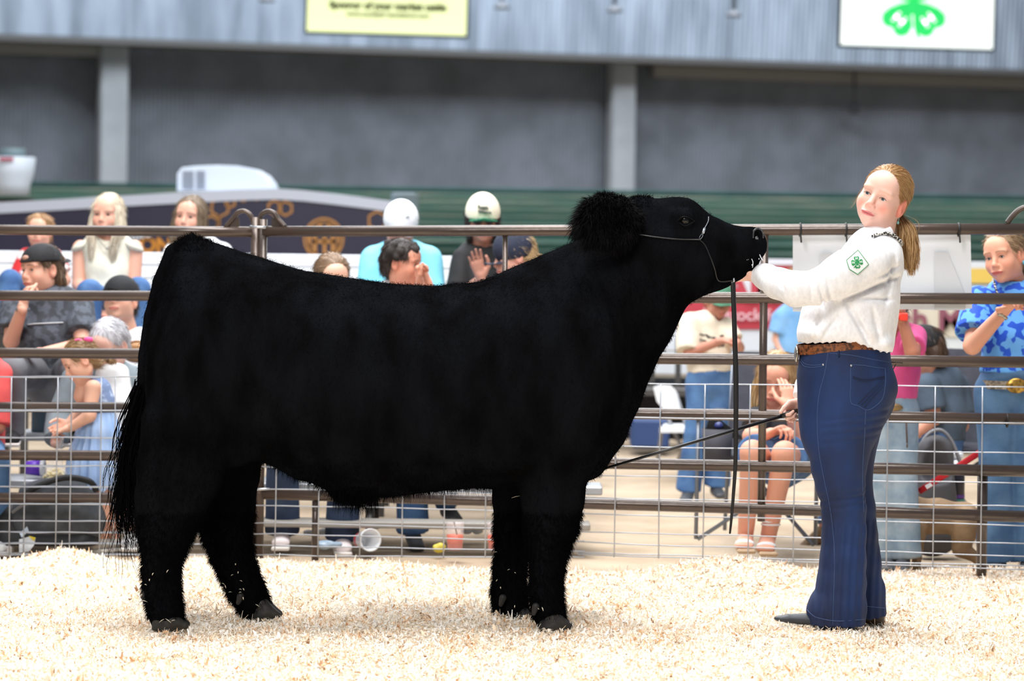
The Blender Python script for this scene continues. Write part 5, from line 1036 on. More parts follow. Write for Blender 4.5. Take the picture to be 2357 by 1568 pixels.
r = person('person in navy cap and navy shirt with blond hair, beside the raised hand', 14.4, (1184, 590), 78, -12, 0, .95, (220, 168, 150), torso=[(1215, 680, .05, 56, .1), (1215, 760, .04, 60, .11), (1215, 860, .02, 58, .12)], arms=[{'p': [(1165, 680, 0), (1160, 770, -.1), (1180, 840, -.2)]}, {'p': [(1268, 680, .0), (1275, 770, 0), (1250, 840, -.2)]}],
    legs=[{'p': [(1190, 900, 0), (1175, 950, -.42), (1172, 1180, -.3)]}, {'p': [(1240, 900, 0), (1262, 950, -.42), (1262, 1180, -.3)]}], top=m_navy, hair='tail', hairlen=.05, haircol=((170, 138, 98), (222, 196, 152)))
cap_on(r, .95, fabric('navy_cap', (36, 44, 66)), low=-.01, hi=1.05)
# --- right side, by the fence
r = person('child in cream graphic tee and jeans standing behind the lead strap', 16.4, (1652, 690), -20, -20, 0, .84, (200, 140, 120), torso=[(1624, 752, .03, 44, .08), (1630, 810, .02, 46, .09), (1632, 862, 0, 46, .10)],
    arms=[{'p': [(1588, 750, 0), (1586, 812, -.08), (1660, 785, -.2)], 'hand': (1695, 782, -.22), 'n': (0, 0, -1), 'side': (0, -1, 0), 'curl': (40, 40, 30), 'sleeve': 'elbow', 'g': .02}, {'p': [(1668, 750, .0), (1700, 800, -.08), (1698, 790, -.2)]}],
    legs=[{'p': [(1612, 880, 0), (1600, 1000, -.03), (1585, 1128, 0)], 'toe': (1578, 1152, -.15), 'flare': .022, 'sole': False}, {'p': [(1658, 880, 0), (1655, 1000, 0), (1648, 1120, .02)], 'toe': (1660, 1142, -.12), 'flare': .022, 'sole': False}], top=fabric('cream_tee', (238, 226, 204)), shoe=mat('dark_shoe', (70, 72, 76), .5), hair='short', fold=.005, neckr=.042)
cap_on(r, .84, fabric('green_cap', (84, 140, 112)), low=.015)
mb = MB(); tb = bvh_of(*r['tb']); pr = [(x, y) for x in range(1612, 1668, 6) for y in range(772, 800, 6)]
for x, y in pr:
    h = drape(tb, x + RNG.uniform(-2, 2), y + RNG.uniform(-2, 2), .003)
    if h is not None and RNG.random() < .75: mb.ball(h, (.008, .003, .006), 6)
mb.obj('printed_graphic', mat('ink', (20, 20, 22), .6), r['top'])
r = person('person in light blue shirt half hidden behind the handler\'s raised arm', 19.0, (1832, 655), 20, 0, 0, .9, torso=[(1832, 730, .03, 46, .09), (1834, 790, .02, 44, .10), (1834, 860, 0, 44, .1)], arms=[{'p': [(1800, 735, 0), (1790, 780, 0), (1812, 850, -.1)], 'g': .015}, {'p': [(1868, 735, 0), (1880, 790, 0), (1866, 850, 0)]}],
    legs=[{'p': [(1818, 860, 0), (1816, 950, 0), (1816, 1058, 0)]}, {'p': [(1852, 860, 0), (1854, 950, 0), (1854, 1058, 0)]}], top=fabric('light_blue_shirt', (106, 158, 206), (128, 176, 220)), hair='short')
BH = ((150, 118, 80), (214, 184, 136))
r = person('seated long-haired blond person in dark tee and sandals with a cheek in one hand', 13.75, (1786, 872), 12, -20, 8, 1.0, (222, 162, 138), torso=[(1800, 950, .06, 52, .10), (1800, 1000, .05, 50, .12), (1796, 1052, .08, 54, .13)],
    arms=[{'p': [(1846, 950, .02), (1838, 1012, -.16), (1818, 940, -.22)], 'hand': (1808, 868, -.16), 'n': (-.3, .9, .1), 'side': (-1, -.3, 0), 'curl': (8, 16, 14)}, {'p': [(1756, 950, .02), (1728, 1005, -.12), (1766, 1000, -.30)], 'hand': (1792, 988, -.34), 'n': (0, 0, -1), 'side': (0, .4, 1), 'curl': (40, 40, 30)}],
    legs=[{'p': [(1770, 1060, .05), (1732, 1042, -.42), (1716, 1232, -.30)]}, {'p': [(1830, 1062, .05), (1806, 1044, -.42), (1768, 1238, -.30)]}], top=fabric('charcoal_tee', (56, 58, 64), (40, 42, 46), 30), pant='short', hair='long', hairlen=.16, haircol=BH, fine=True, hv=.004, neckr=.048)
for (x, y) in ((1716, 1256), (1766, 1262)):
    Q = r['Q']; f = Field(.005); a = Q(x, y - 18, -.30); e = Q(x - 4, y + 2, -.48); f.econe(a, e, .036, .03, .042, .014, (1, 0, 0), .01); V, F = f.build(); link('foot', mesh_np(V, F, True, np.repeat(np.array(lin((222, 162, 138))[:3])[None], len(V), 0)), skin_mat(), r['t'])
    mb = MB(); mb.ball(Q(x - 2, y - 4, -.43), (.046, .035, .022), 12); mb.obj('sandal_strap', m_wht, r['t']); mb = MB(); mb.box(Q(x - 2, y + 8, -.40), (.085, .24, .02), None, .008); mb.obj('sandal_sole', mat('tan_sole', (186, 160, 130), .8), r['t'])
for y in (1192, 1200, 1207): mb = MB(); mb.lathe([(.043, -.004), (.046, 0), (.043, .004)], r['Q'](1774, y, -.32), 16); mb.obj('anklet', m_wht, r['t'])
PINK = fabric('pink_shirt', (218, 78, 138), (232, 96, 152))
r = person('child in bright pink shirt and pale jeans leaning on the rail behind the handler', 13.25, (2052, 695), 30, -5, 0, .88, (196, 132, 106), torso=[(2068, 782, .05, 42, .08), (2066, 850, .05, 42, .085), (2064, 915, .05, 40, .085)],
    arms=[{'p': [(2106, 775, .03), (2100, 812, -.20), (2074, 728, -.20)], 'sleeve': 'short', 'hand': (2078, 690, -.18), 'n': (-.7, .2, 0), 'side': (-.3, -.5, .5), 'curl': (50, 55, 40)}],
    legs=[{'p': [(2030, 950, .04), (2032, 1100, .02), (2042, 1280, .05)], 'toe': (2040, 1312, -.12), 'flare': .03, 'sole': False}, {'p': [(2074, 950, .04), (2078, 1100, .02), (2078, 1280, .05)], 'toe': (2070, 1316, -.12), 'flare': .03, 'sole': False}], top=PINK, pants=LDEN, hair='tail', hairlen=0, haircol=((80, 58, 44), (120, 90, 66)), shoe=mat('dark_shoe', (70, 72, 76), .5), hv=.005, fold=.003)
mb = MB(); Q = r['Q']; a, b = Q(2071, 736, -.20), Q(2074, 722, -.20); mb.tube([a, b], .031, 14); mb.box((a + b) / 2 + np.array([0.012, -.030, 0]), (.034, .012, .034), None, .004); mb.obj('wrist_watch', mat('orange_watch', (255, 70, 50), .5), r['t'], 'bright orange wristwatch')
mb = MB(); mb.ball(Q(2056, 938, -.06), (.045, .012, .018), 12); mb.obj('buckle', mat('dull_gold', (150, 124, 82), .4, metal=.6), r['t'])
mb = MB(); mb.lathe([(.088, -.018), (.092, -.018), (.092, .018), (.088, .018)], Q(2062, 938, .05), 24); mb.obj('belt', mat('brown_belt', (84, 62, 54), .6), r['t'])
mb = MB(); mb.tube([Q(2085, 958, -.07), Q(2088, 1020, -.09)], .004, 8); mb.ball(Q(2088, 1026, -.09), (.004, .004, .012), 8); mb.obj('hanging_strap', mat('brown_belt'), r['t'])
SLATE = fabric('slate_shirt', (62, 76, 92), (78, 94, 112))
r = person('seated person in black cap and slate shirt facing away, beside the pink shirt', 14.7, (2126, 810), 115, -12, 0, .98, (206, 146, 122), torso=[(2160, 888, .05, 56, .11, (1, .3, 0)), (2166, 950, .05, 56, .12), (2160, 1010, .05, 56, .13)],
    arms=[{'p': [(2134, 892, -.10), (2150, 962, -.12), (2106, 1000, -.20)], 'g': .015, 'hand': (2084, 1004, -.24)}, {'p': [(2200, 892, .10), (2212, 980, .05), (2150, 1010, 0)], 'g': .015}], legs=[{'p': [(2150, 1020, .0), (2040, 1020, -.1), (1900, 1215, -.25)], 'toe': (1848, 1262, -.28)}, {'p': [(2170, 1030, .1), (2080, 1040, .3), (1990, 1240, .3)], 'toe': (1970, 1262, .2)}],
    top=SLATE, pants=DEN, hair='short', haircol=((70, 52, 42), (96, 74, 58)), shoe=fabric('brown_boot', (128, 98, 66)))
cap_on(r, .98, fabric('black_cap', (22, 23, 28)), low=.015)
FLOR = mat('floral_blouse', (96, 164, 232), .75, rgb2=(20, 78, 200), scale=24, detail=1, contrast=(.50, .54), bump=.002, bscale=30)
r = person('person in blue floral blouse and jeans leaning on the fence at the right edge', 12.98, (2312, 590), 36, -6, -10, 1.02, (224, 164, 138), torso=[(2330, 690, .04, 64, .10), (2330, 770, .04, 64, .115), (2326, 858, .04, 62, .12)],
    arms=[{'p': [(2256, 700, -.02), (2238, 796, -.16), (2306, 722, -.34)], 'sleeve': 'short', 'g': .02, 'hand': (2348, 680, -.46), 'n': (.1, -.2, -1), 'side': (-.3, -.9, .2), 'curl': (20, 30, 25)}, {'p': [(2400, 700, 0), (2440, 800, -.15), (2390, 700, -.38)], 'g': .02, 'hand': (2345, 684, -.46), 'n': (0, -.2, -1)}],
    legs=[{'p': [(2292, 900, .04), (2292, 1100, .03), (2296, 1290, .05)], 'toe': (2290, 1318, -.08), 'flare': .03, 'sole': False}, {'p': [(2362, 900, .04), (2366, 1100, .03), (2366, 1290, .05)], 'toe': (2362, 1318, -.08), 'flare': .03, 'sole': False}],
    top=FLOR, pants=fabric('mid_denim', (58, 92, 132), (86, 122, 160), 8, detail=8), hair='tail', hairlen=.22, haircol=((122, 96, 72), (176, 150, 118)), fine=True, hv=.0035, vox=.007, fold=.004, neck=(2335, 655, .04), neckr=.047, shoe=mat('dark_shoe', (70, 72, 76), .5), lips=(190, 84, 84))
W_ = r['W']; Q = r['Q']
mb = MB(); mb.ball(W_(.082, -.004, -.040), (.006, .005, .009), 10); mb.obj('earring', mat('turquoise_bright', (80, 170, 200), .3), r['t'])
mb = MB(); mb.lathe([(.030, -.006), (.034, -.006), (.034, .006), (.030, .006)], Q(2306, 722, -.34), 18, rotx(.3) @ roty(.8)); mb.ball(Q(2302, 723, -.378), (.012, .006, .011), 12); mb.obj('bracelet', mat('silver', (180, 176, 165), .25, metal=.9), r['t'])
f = Field(.006); f.econe(Q(2244, 712, -.02), Q(2240, 750, -.05), .035, .07, .05, .082, (1, 0, 0), .01, flat1=True); V, F = f.build(lambda X, Y, Z: .006 * np.sin(np.arctan2(Y - 12.95, X - Q(2242, 0)[0]) * 14)); link('ruffled_sleeve', mesh_np(V, F), FLOR, r['top'])
f = Field(.006); f.econe(Q(2334, 652, .03), Q(2334, 664, .03), .062, .058, .070, .064, (1, 0, 0), .01); f.cone(Q(2334, 620, .03), Q(2334, 676, .03), .054, .056, .004, '-'); V, F = f.build(); link('blouse_collar', mesh_np(V, F), FLOR, r['top'])
mb = MB(); mb.tube(smooth_path([Q(2286, 642, -.03), Q(2292, 664, -.075), Q(2300, 690, -.09)], 4), .005, 6); mb.obj('neck_cord', mat('checked_cord'), r['t'])
mb = MB(); VV = []
for k in range(48):
    a = 2 * math.pi * k / 48
    for dr, dz in ((.0, .018), (.006, .018), (.006, -.018), (.0, -.018)): VV.append(Q(2326, 884, .04) + np.array([(.137 + dr) * math.cos(a), (.132 + dr) * math.sin(a), dz]))
mb.add(VV, [(4 * k + j, 4 * ((k + 1) % 48) + j, 4 * ((k + 1) % 48) + (j + 1) % 4, 4 * k + (j + 1) % 4) for k in range(48) for j in range(4)]); bl = mb.obj('belt', mat('tooled_grey_belt', (150, 140, 122), .5, rgb2=(84, 74, 64), scale=70), r['t'])
mb = MB(); mb.ball(Q(2340, 888, -.10), (.046, .012, .034), 18); mb.obj('buckle', mat('gold_buckle', (190, 150, 70), .35, metal=.8, rgb2=(110, 84, 40), scale=70), bl)
# --- dog
dg = thing('dog', 'tan short-haired dog standing behind the wire on a red leash', 'dog', gpt(2170, 13.45)); D_ = lambda x, y, dd=0: P(x, y, 13.45 + dd); px = 13.45 / FPX
f = Field(.007)
f.econe(D_(2112, 1192), D_(2160, 1188), .09, 42 * px, .085, 38 * px, YL, .03); f.econe(D_(2160, 1188), D_(2215, 1196), .085, 38 * px, .085, 36 * px, YL, .03); f.ell(D_(2222, 1205), (36 * px, .09, 46 * px), None, .03)
f.econe(D_(2085, 1160), D_(2112, 1185), .06, 30 * px, .08, 38 * px, YL, .03); f.ell(D_(2052, 1135), (.09, .065, .06), None, .03); f.cone(D_(2040, 1140), D_(2010, 1152), .04, .028, .02)
for dd in (-.07, .07):
    f.chain([D_(2112, 1215, dd), D_(2112, 1260, dd), D_(2108, 1306, dd)], [.045, .026, .020], .02); f.ell(D_(2104, 1308, dd), (.032, .024, .016), None, .01)
    f.chain([D_(2222, 1210, dd), D_(2212, 1262, dd), D_(2250, 1286, dd), D_(2262, 1308, dd)], [.075, .040, .022, .020], .02); f.ell(D_(2256, 1312, dd), (.032, .022, .016), None, .01)
f.chain([D_(2240, 1185), D_(2262, 1220), D_(2270, 1265)], [.022, .016, .010], .01)
V, F = f.build(folds(.002, 30, 2)); link('body', mesh_np(V, F), mat('tan_fur', (176, 146, 112), .85, rgb2=(140, 112, 82), scale=12, detail=6, bump=.002, bscale=120), dg)
for dd in (-.05, .05): mb = MB(); mb.ball(D_(2062, 1128, dd), (.02, .012, .045), 10); mb.obj('ear', mat('tan_fur'), dg)
mb = MB(); mb.ball(D_(2006, 1150), .012, 8); mb.obj('nose', mat('ink'), dg)
ls = thing('leash', 'red strap leash running from the dog up to the floral blouse person', 'leash', gpt(2180, 13.3)); mb = MB(); mb.tube([P(2115, 1132, 13.3), P(2258, 1040, 13.15)], .014, 8, up=(0, 1, 0), flat=.2); st_ = mb.obj('strap', mat('red_webbing', (204, 30, 40), .6), ls)
mb = MB(); mb.box(P(2140, 1117, 13.27), (.04, .006, .018), roty(-.55)); mb.obj('white_tag', m_wht, ls); mb = MB(); mb.tube([P(2095, 1142, 13.3), P(2115, 1132, 13.3)], .007, 8); mb.obj('snap_hook', mat('bright_steel'), ls)
# ------------------------------------------------------------------ bleacher, trailer, banners, screens and small things
ALU = mat('aluminium', (186, 190, 196), .4, metal=.3, rgb2=(160, 165, 172), scale=3, stretch=(.2, 1, 1)); BLK = mat('black_plastic', (24, 24, 26), .5); STEEL = mat('dark_steel', (70, 68, 66), .5)
bl_ = thing('bleacher', 'low aluminium plank bleacher the left-hand spectators sit on', 'bleacher', gpt(700, 14.9))
for (d, z, x0, x1) in ((13.95, .27, -120, 1392), (14.45, .455, -120, 1330), (15.05, .62, -120, 1320), (15.65, .80, -120, 1320), (16.25, .98, -120, 1320)):
    a, b = gpt(x0, d), gpt(x1, d); mb = MB(); mb.box((a + b) / 2 + np.array([0, .0, z - .02]), (b[0] - a[0], .26, .04), None, .006); mb.obj('seat_plank', ALU, bl_)
for (d, z, x0, x1) in ((13.75, .11, -120, 1366), (14.2, .26, -120, 1340)):
    a, b = gpt(x0, d), gpt(x1, d); mb = MB(); mb.box((a + b) / 2 + np.array([0, .0, z - .015]), (b[0] - a[0], .18, .03), None, .005); mb.obj('foot_plank', ALU if d > 14 else mat('dull_plank', (150, 146, 140), .6), bl_)
for x in (-40, 420, 880, 1300):
    mb = MB(); a = gpt(x, 13.8); 
    for (d, z) in ((13.95, .25), (14.45, .43), (15.05, .6), (15.65, .78), (16.25, .96)): q = gpt(x, 14.9); mb.box((q[0], d, z / 2), (.04, .04, z))
    mb.tube([(gpt(x, 14.9)[0], 13.8, .08), (gpt(x, 14.9)[0], 16.3, .9)], .02, 6); mb.obj('support_frame', STEEL, bl_)
def wall_panel(label, d, x0, x1, y0, y1, n, m):
    t = thing('white_board_fence', label, 'board fence', gpt((x0 + x1) / 2, d)); a, b = gpt(x0, d)[0], gpt(x1, d)[0]; zt_ = P((x0 + x1) / 2, y0, d)[2]; zb_ = P((x0 + x1) / 2, y1, d)[2]; h = (zt_ - zb_) / n
    for i in range(n): mb = MB(); mb.box(((a + b) / 2, d, zb_ + h * (i + .5)), (b - a, .03, h * .94), None, .004); mb.obj('board', m, t)
    k = max(2, int((b - a) / 1.4))
    for i in range(k + 1): mb = MB(); mb.box((a + (b - a) * i / k, d + .05, zt_ / 2), (.06, .06, zt_)); mb.obj('post', STEEL, t)
    return t
WHP = mat('white_board', (226, 232, 240), .6)
wall_panel('white board fence behind the bleacher at the left, below the dark trailer', 17.6, -60, 1380, 584, 706, 4, WHP)
wp = wall_panel('white board fence far behind the handler, hung with banners', 21.5, 1430, 2500, 597, 868, 5, WHP)
t = thing('table_row', 'dark steel tables standing below the white board fence at the right', 'table', gpt(1600, 20.6))
for x in (1480, 1700, 2250): mb = MB(); c = P(x, 900, 20.6); mb.box(c, (.66, .5, .04)); mb.obj('table_top', STEEL, t); mb = MB(); mb.box((c[0], 20.85, c[2] / 2), (.6, .02, c[2] * .95)); mb.obj('modesty_panel', mat('dark_panel', (36, 38, 44), .7), t)
mb = MB(); a_, b_ = P(1425, 868, 21.0), P(1700, 962, 21.0); mb.box((a_ + b_) / 2, (b_[0] - a_[0], .02, a_[2] - b_[2])); mb.obj('dark_underside', mat('dark_panel'), t)  # plain dark sheet added to stand for the dark bleacher underside
for x in (1500, 1560, 1690): mb = MB(); c = P(x, 915, 20.9); mb.box((c[0], 20.9, .36), (.04, .04, .72)); mb.obj('leg', STEEL, t)
mb = MB(); c = P(1495, 968, 20.2); c[2] = .10; mb.box(c, (.26, .3, .20), None, .02); setp(mb.obj('cool_box', mat('blue_plastic', (44, 70, 120), .5)), 'blue cool box standing beneath the tables by the steer\'s chest', 'cool box')
# trailer
tr = thing('trailer', 'dark navy trailer with gold honeycomb print behind the left-hand spectators', 'trailer', gpt(400, 26)); TD = 25.0
def TP(x, y, dd=0): return P(x, y, TD + dd)
arc = [(-80, 470), (0, 466), (150, 458), (300, 449), (450, 441), (560, 436), (640, 434), (700, 438), (780, 447), (860, 457), (905, 464)]
bot = [(905, 588), (-80, 588)]
NAVY = mat('navy_wrap', (34, 34, 62), .35, rgb2=(44, 40, 70), scale=1.5)
mb = MB(); mb.poly([TP(x, y + 20) for x, y in arc] + [TP(905, 640), TP(-80, 640)], (0, 1, 0), 2.3); mb.obj('wrapped_side', NAVY, tr)
mb = MB(); mb.poly([TP(x, y, -.03) for x, y in arc] + [TP(x, y + 25, -.03) for x, y in arc[::-1]], (0, 1, 0), 2.35); mb.obj('roof_trim', mat('trailer_white', (206, 214, 232), .4), tr)
mb = MB(); mb.box((TP(400, 640)[0], TD + 1.1, .5), (3.4, 2.0, .9)); mb.obj('chassis', STEEL, tr)
mb = MB()
for x in (-20, 850): c = TP(x, 640); mb.lathe([(0, -.1), (.33, -.1), (.33, .1), (0, .1)], (c[0], TD + .3, .33), 20, roty(0) @ rotx(math.pi / 2)); mb.obj('wheel', BLK, tr); mb = MB()
GOLD = mat('gold_print', (198, 140, 72), .5)
def hexring(cx, cy, r, w=5, rot=30):
    mb = MB(); o = [(cx + r * math.cos(math.radians(rot + 60 * k)), cy + r * math.sin(math.radians(rot + 60 * k))) for k in range(6)]; i_ = [(cx + (r - w) * math.cos(math.radians(rot + 60 * k)), cy + (r - w) * math.sin(math.radians(rot + 60 * k))) for k in range(6)]
    for k in range(6): mb.poly([TP(*o[k], -.012), TP(*o[(k + 1) % 6], -.012), TP(*i_[(k + 1) % 6], -.012), TP(*i_[k], -.012)], (0, 1, 0), .011)
    mb.obj('printed_hexagon', GOLD, tr)
for q in ((506, 478, 24), (486, 514, 20), (632, 478, 19), (657, 480, 19), (530, 466, 14), (868, 508, 24), (560, 455, 11), (590, 452, 11)): hexring(*q)
mb = MB(); mb.poly([TP(500, 496, -.012), TP(506, 496, -.012), TP(506, 522, -.012), TP(500, 522, -.012)], (0, 1, 0), .011); mb.obj('printed_bar', GOLD, tr)
mb = MB(); c = (745, 550)
for r0, r1 in ((49, 44), (40, 37)):
    for k in range(40):
        a, b = 2 * math.pi * k / 40, 2 * math.pi * (k + 1) / 40; mb.poly([TP(c[0] + r0 * math.cos(a) * .95, c[1] + r0 * math.sin(a), -.012), TP(c[0] + r0 * math.cos(b) * .95, c[1] + r0 * math.sin(b), -.012), TP(c[0] + r1 * math.cos(b) * .95, c[1] + r1 * math.sin(b), -.012), TP(c[0] + r1 * math.cos(a) * .95, c[1] + r1 * math.sin(a), -.012)], (0, 1, 0), .011)
for (x0, x1, y0, y1) in ((720, 729, 528, 588), (743, 751, 528, 588), (762, 771, 528, 588), (720, 771, 552, 560), (731, 741, 512, 524), (752, 762, 512, 524), (710, 716, 540, 575), (775, 781, 540, 575)): mb.poly([TP(x0, y0, -.012), TP(x1, y0, -.012), TP(x1, y1, -.012), TP(x0, y1, -.012)], (0, 1, 0), .011)
mb.obj('round_emblem', GOLD, tr, 'gold round emblem with tall letters')
mb = MB(); add_text(mb, 'ON', .17, TP(358, 566, -.02), (1, 0, 0), (0, 0, 1), .008, .006); mb.obj('gold_letters', mat('amber_print', (226, 150, 46), .5), tr)
mb = MB(); add_text(mb, 'BAR', .10, TP(325, 545, -.02), (1, 0, 0), (0, 0, 1), .008, .002); mb.obj('white_letters', WHP, tr)
ac = thing('roof_air_conditioner', 'white domed air conditioner on the dark trailer\'s roof', 'air conditioner', TP(517, 440, .9))
f = Field(.014); AW = mat('ac_white', (232, 240, 250), .4)
pf = [(408, 443, 388), (440, 440, 383), (480, 438, 381), (530, 436, 382), (575, 436, 388), (605, 436, 404), (622, 437, 425)]
mb = MB(); out = [(407, 440), (408, 400), (418, 386), (450, 382), (500, 380), (548, 382), (585, 389), (608, 402), (622, 420), (629, 438)]
mb.poly([TP(x, y, .4) for x, y in out], (0, 1, 0), .7); mb.poly([TP(517 + (x - 517) * .96, 438 + (y - 438) * .95, .36) for x, y in out], (0, 1, 0), .78); mb.obj('shell', AW, ac)
mb = MB()
for k in range(8): mb.box(TP(433, 396 + k * 5.4, .355), (.095, .012, .009)); mb.box(TP(462, 396 + k * 5.4, .355), (.075, .012, .009))
mb.obj('vent_grille', mat('vent_grey', (120, 130, 146), .5), ac)
mb = MB(); mb.box(TP(932, 490, .6), (.22, .6, .35), None, .02); setp(mb.obj('equipment_box', mat('grey_box', (110, 126, 132), .6)), 'blurred grey box just right of the dark trailer', 'box')
tk = thing('water_tank', 'white tapered tank with a grey lid above the trailer at the left edge', 'tank', P(25, 450, 28)); kx = 28 / FPX
c = P(28, 450, 28.4); mb = MB(); mb.lathe([(0, 0), (40 * kx, 0), (42 * kx, 25 * kx), (50 * kx, 50 * kx), (54 * kx, 88 * kx), (50 * kx, 90 * kx), (0, 91 * kx)], c, 28); mb.obj('shell', AW, tk)
mb = MB(); mb.lathe([(0, 90 * kx), (30 * kx, 90 * kx), (29 * kx, 110 * kx), (0, 112 * kx)], c, 24); mb.obj('lid', mat('grey_lid', (126, 146, 152), .5), tk); mb = MB(); mb.box(c + np.array([-.02, -.22, 84 * kx]), (.13, .03, .03)); mb.obj('red_strip', mat('red_strip', (200, 90, 110), .6), tk)
mb = MB(); mb.box(c + np.array([0, .2, -.75]), (.3, .3, 1.45)); mb.obj('stand', STEEL, tk)
# screens
def screen(name, label, x0, x1, yb0, yb1, col, d=42.0, em=1.0):
    t = thing(name, label, 'screen', P((x0 + x1) / 2, yb0, d)); a, b = P(x0, yb0, d), P(x1, yb1, d); ux = norm(b - a); w = np.linalg.norm(b - a); h = w * .5625; uy = norm(np.array([-ux[2], 0, ux[0]])); R = np.stack([ux, np.array([0, 1.0, 0]), uy], 1); c = (a + b) / 2 + uy * h / 2
    mb = MB(); mb.box(c + np.array([0, .10, 0]), (w, .16, h), R, .01); mb.obj('casing', mat('screen_casing', (22, 36, 36), .4), t); mb = MB(); mb.box(c + np.array([0, .01, 0]), (w - .07, .02, h - .07), R); mb.obj('display', mat(name + '_glow', col, .4, emit=em), t)
    mb = MB(); [mb.tube([c + ux * s * w * .3 + uy * h * .5 + np.array([0, .1, 0]), c + ux * s * w * .3 + uy * 3.2 + np.array([0, .1, 0])], .025, 6) for s in (-1,)]; mb.obj('hanger', STEEL, t); mb = MB(); mb.tube([c + ux * w * .3 + uy * h * .5 + np.array([0, .1, 0]), c + ux * w * .3 + uy * 3.2 + np.array([0, .1, 0])], .025, 6); mb.obj('hanger', STEEL, t)
    return t, ux, uy
t, ux, uy = screen('hanging_screen', 'lit pale yellow hanging screen with dark lines of text', 700, 1078, 77, 88, (240, 246, 186), em=.72)
olive = mat('olive_text', (84, 88, 30), .8)
mb = MB(); add_text(mb, 'Sponsor of your market cattle', .135, P(893, 15, 41.97), ux, uy, .004, .008); mb.obj('text_line', olive, t); mb = MB(); add_text(mb, 'www.countylivestockshow.com', .092, P(893, 35, 41.97), ux, uy, .004, .003); mb.obj('text_line', olive, t)
t, ux, uy = screen('clover_screen', 'lit white hanging screen showing a green four-leaf clover', 1929, 2290, 108, 119, (250, 255, 250), em=.85); t.name = 'hanging_screen'; 
BASE[t.name] = BASE.get(t.name, np.array(t.location))
gg = mat('glow_green', (40, 206, 100), .5, emit=.75); ww = mat('glow_white', (250, 255, 250), .5, emit=1.0)
def SP(p, dd=0): return P(p[0], p[1], 41.97 - dd)
def heart(c, ang, L, w):
    a = math.radians(ang); u = np.array([math.cos(a), math.sin(a)]); v = np.array([-u[1], u[0]]); pts = []
    for x, y in ((0, .04), (.3, .30), (.55, .45), (.8, .50), (.97, .38), (1.02, .20), (.93, 0)): pts.append(np.array(c) + u * x * L + v * y * w)
    for x, y in ((1.02, .20), (.97, .38), (.8, .50), (.55, .45), (.3, .30), (0, .04)): pts.append(np.array(c) + u * x * L - v * y * w)
    return pts
for k, a in enumerate((52, 130, 232, 308)):
    mb = MB(); mb.poly([SP(p) for p in heart((2104, 4), a, 84, 76)], (0, -1, 0), .01); lf = mb.obj('clover_leaf', gg, t)
    u = np.array([math.cos(math.radians(a)), math.sin(math.radians(a))]); mb = MB()
    for r_ in Hshape(np.array((2104, 4)) + u * 53, a + 2, 27, 25, 6): mb.poly([SP(p, .012) for p in r_], (0, -1, 0), .006)
    mb.obj('letter_h', ww, lf)
mb = MB(); mb.poly([SP(p) for p in ((2096, 0), (2112, 0), (2112, 36), (2109, 50), (2112, 70), (2116, 92), (2110, 90), (2103, 62), (2100, 36))], (0, -1, 0), .016); mb.obj('clover_stem', gg, t)
mb = MB(); mb.poly([SP(p, .012) for p in ((2098, 34), (2102, 34), (2103, 60), (2107, 90), (2104, 90))], (0, -1, 0), .006); mb.obj('stem_outline', ww, t)
# banner on the fence behind the handler
sg = thing('white_banner', 'white banner seen from its back, tied to the fence rails behind the handler', 'banner', gpt(2030, 12.7))
def BPt(x, y, off=.05): return FP(x, y, off)
SW = mat('banner_white', (226, 230, 236), .55)
xs2 = np.linspace(1825, 2234, 14); V = []; F = []
for i, x in enumerate(xs2):
    for j, y in enumerate((542, 600, 660, 717)): yy = y - (x - 1825) / 409 * 5 + (2 * math.sin(i * 1.3) if j == 3 else 0); q = BPt(x + (y - 542) * .02 * (x > 2200), yy, .04 + .006 * math.sin(i * .9 + j)); V.append(q)
n = len(V); V = V + [v + np.array([0, .004, 0]) for v in V]; F = [(i * 4 + j, (i + 1) * 4 + j, (i + 1) * 4 + j + 1, i * 4 + j + 1) for i in range(13) for j in range(3)]; F += [tuple(n + k for k in f_[::-1]) for f_ in F]
mb = MB(); mb.add(V, F, True); mb.obj('sheet', SW, sg)
GH = mat('ghost_print', (206, 209, 214), .6)
for q in ([(2151, 580), (2181, 580), (2222, 680), (2222, 714), (2151, 714)], [(1886, 584), (1916, 582), (1916, 712), (1886, 713)], [(1940, 590), (1985, 590), (1985, 612), (1940, 612)]): mb = MB(); mb.poly([BPt(x, y, .030) for x, y in q], (0, -1, 0), .002); mb.obj('show_through_letter', GH, sg)
for x in (1842, 1947, 2207):
    mb = MB(); c = FP(x, 529); mb.lathe([(.026, -.004), (.030, -.004), (.030, .004), (.026, .004)], c, 16, roty(math.pi / 2)); mb.tube([c + np.array([0, -.02, -.02]), c + np.array([.003, -.02, -.055])], .004, 6); mb.obj('zip_tie', BLK, sg)
mb = MB(); c = FP(2318, 968); mb.lathe([(.026, -.003), (.031, -.003), (.031, .003), (.026, .003)], c, 14, roty(math.pi / 2)); setp(mb.obj('zip_tie', BLK), 'black zip tie round the fence rail beside the floral blouse person', 'zip tie')
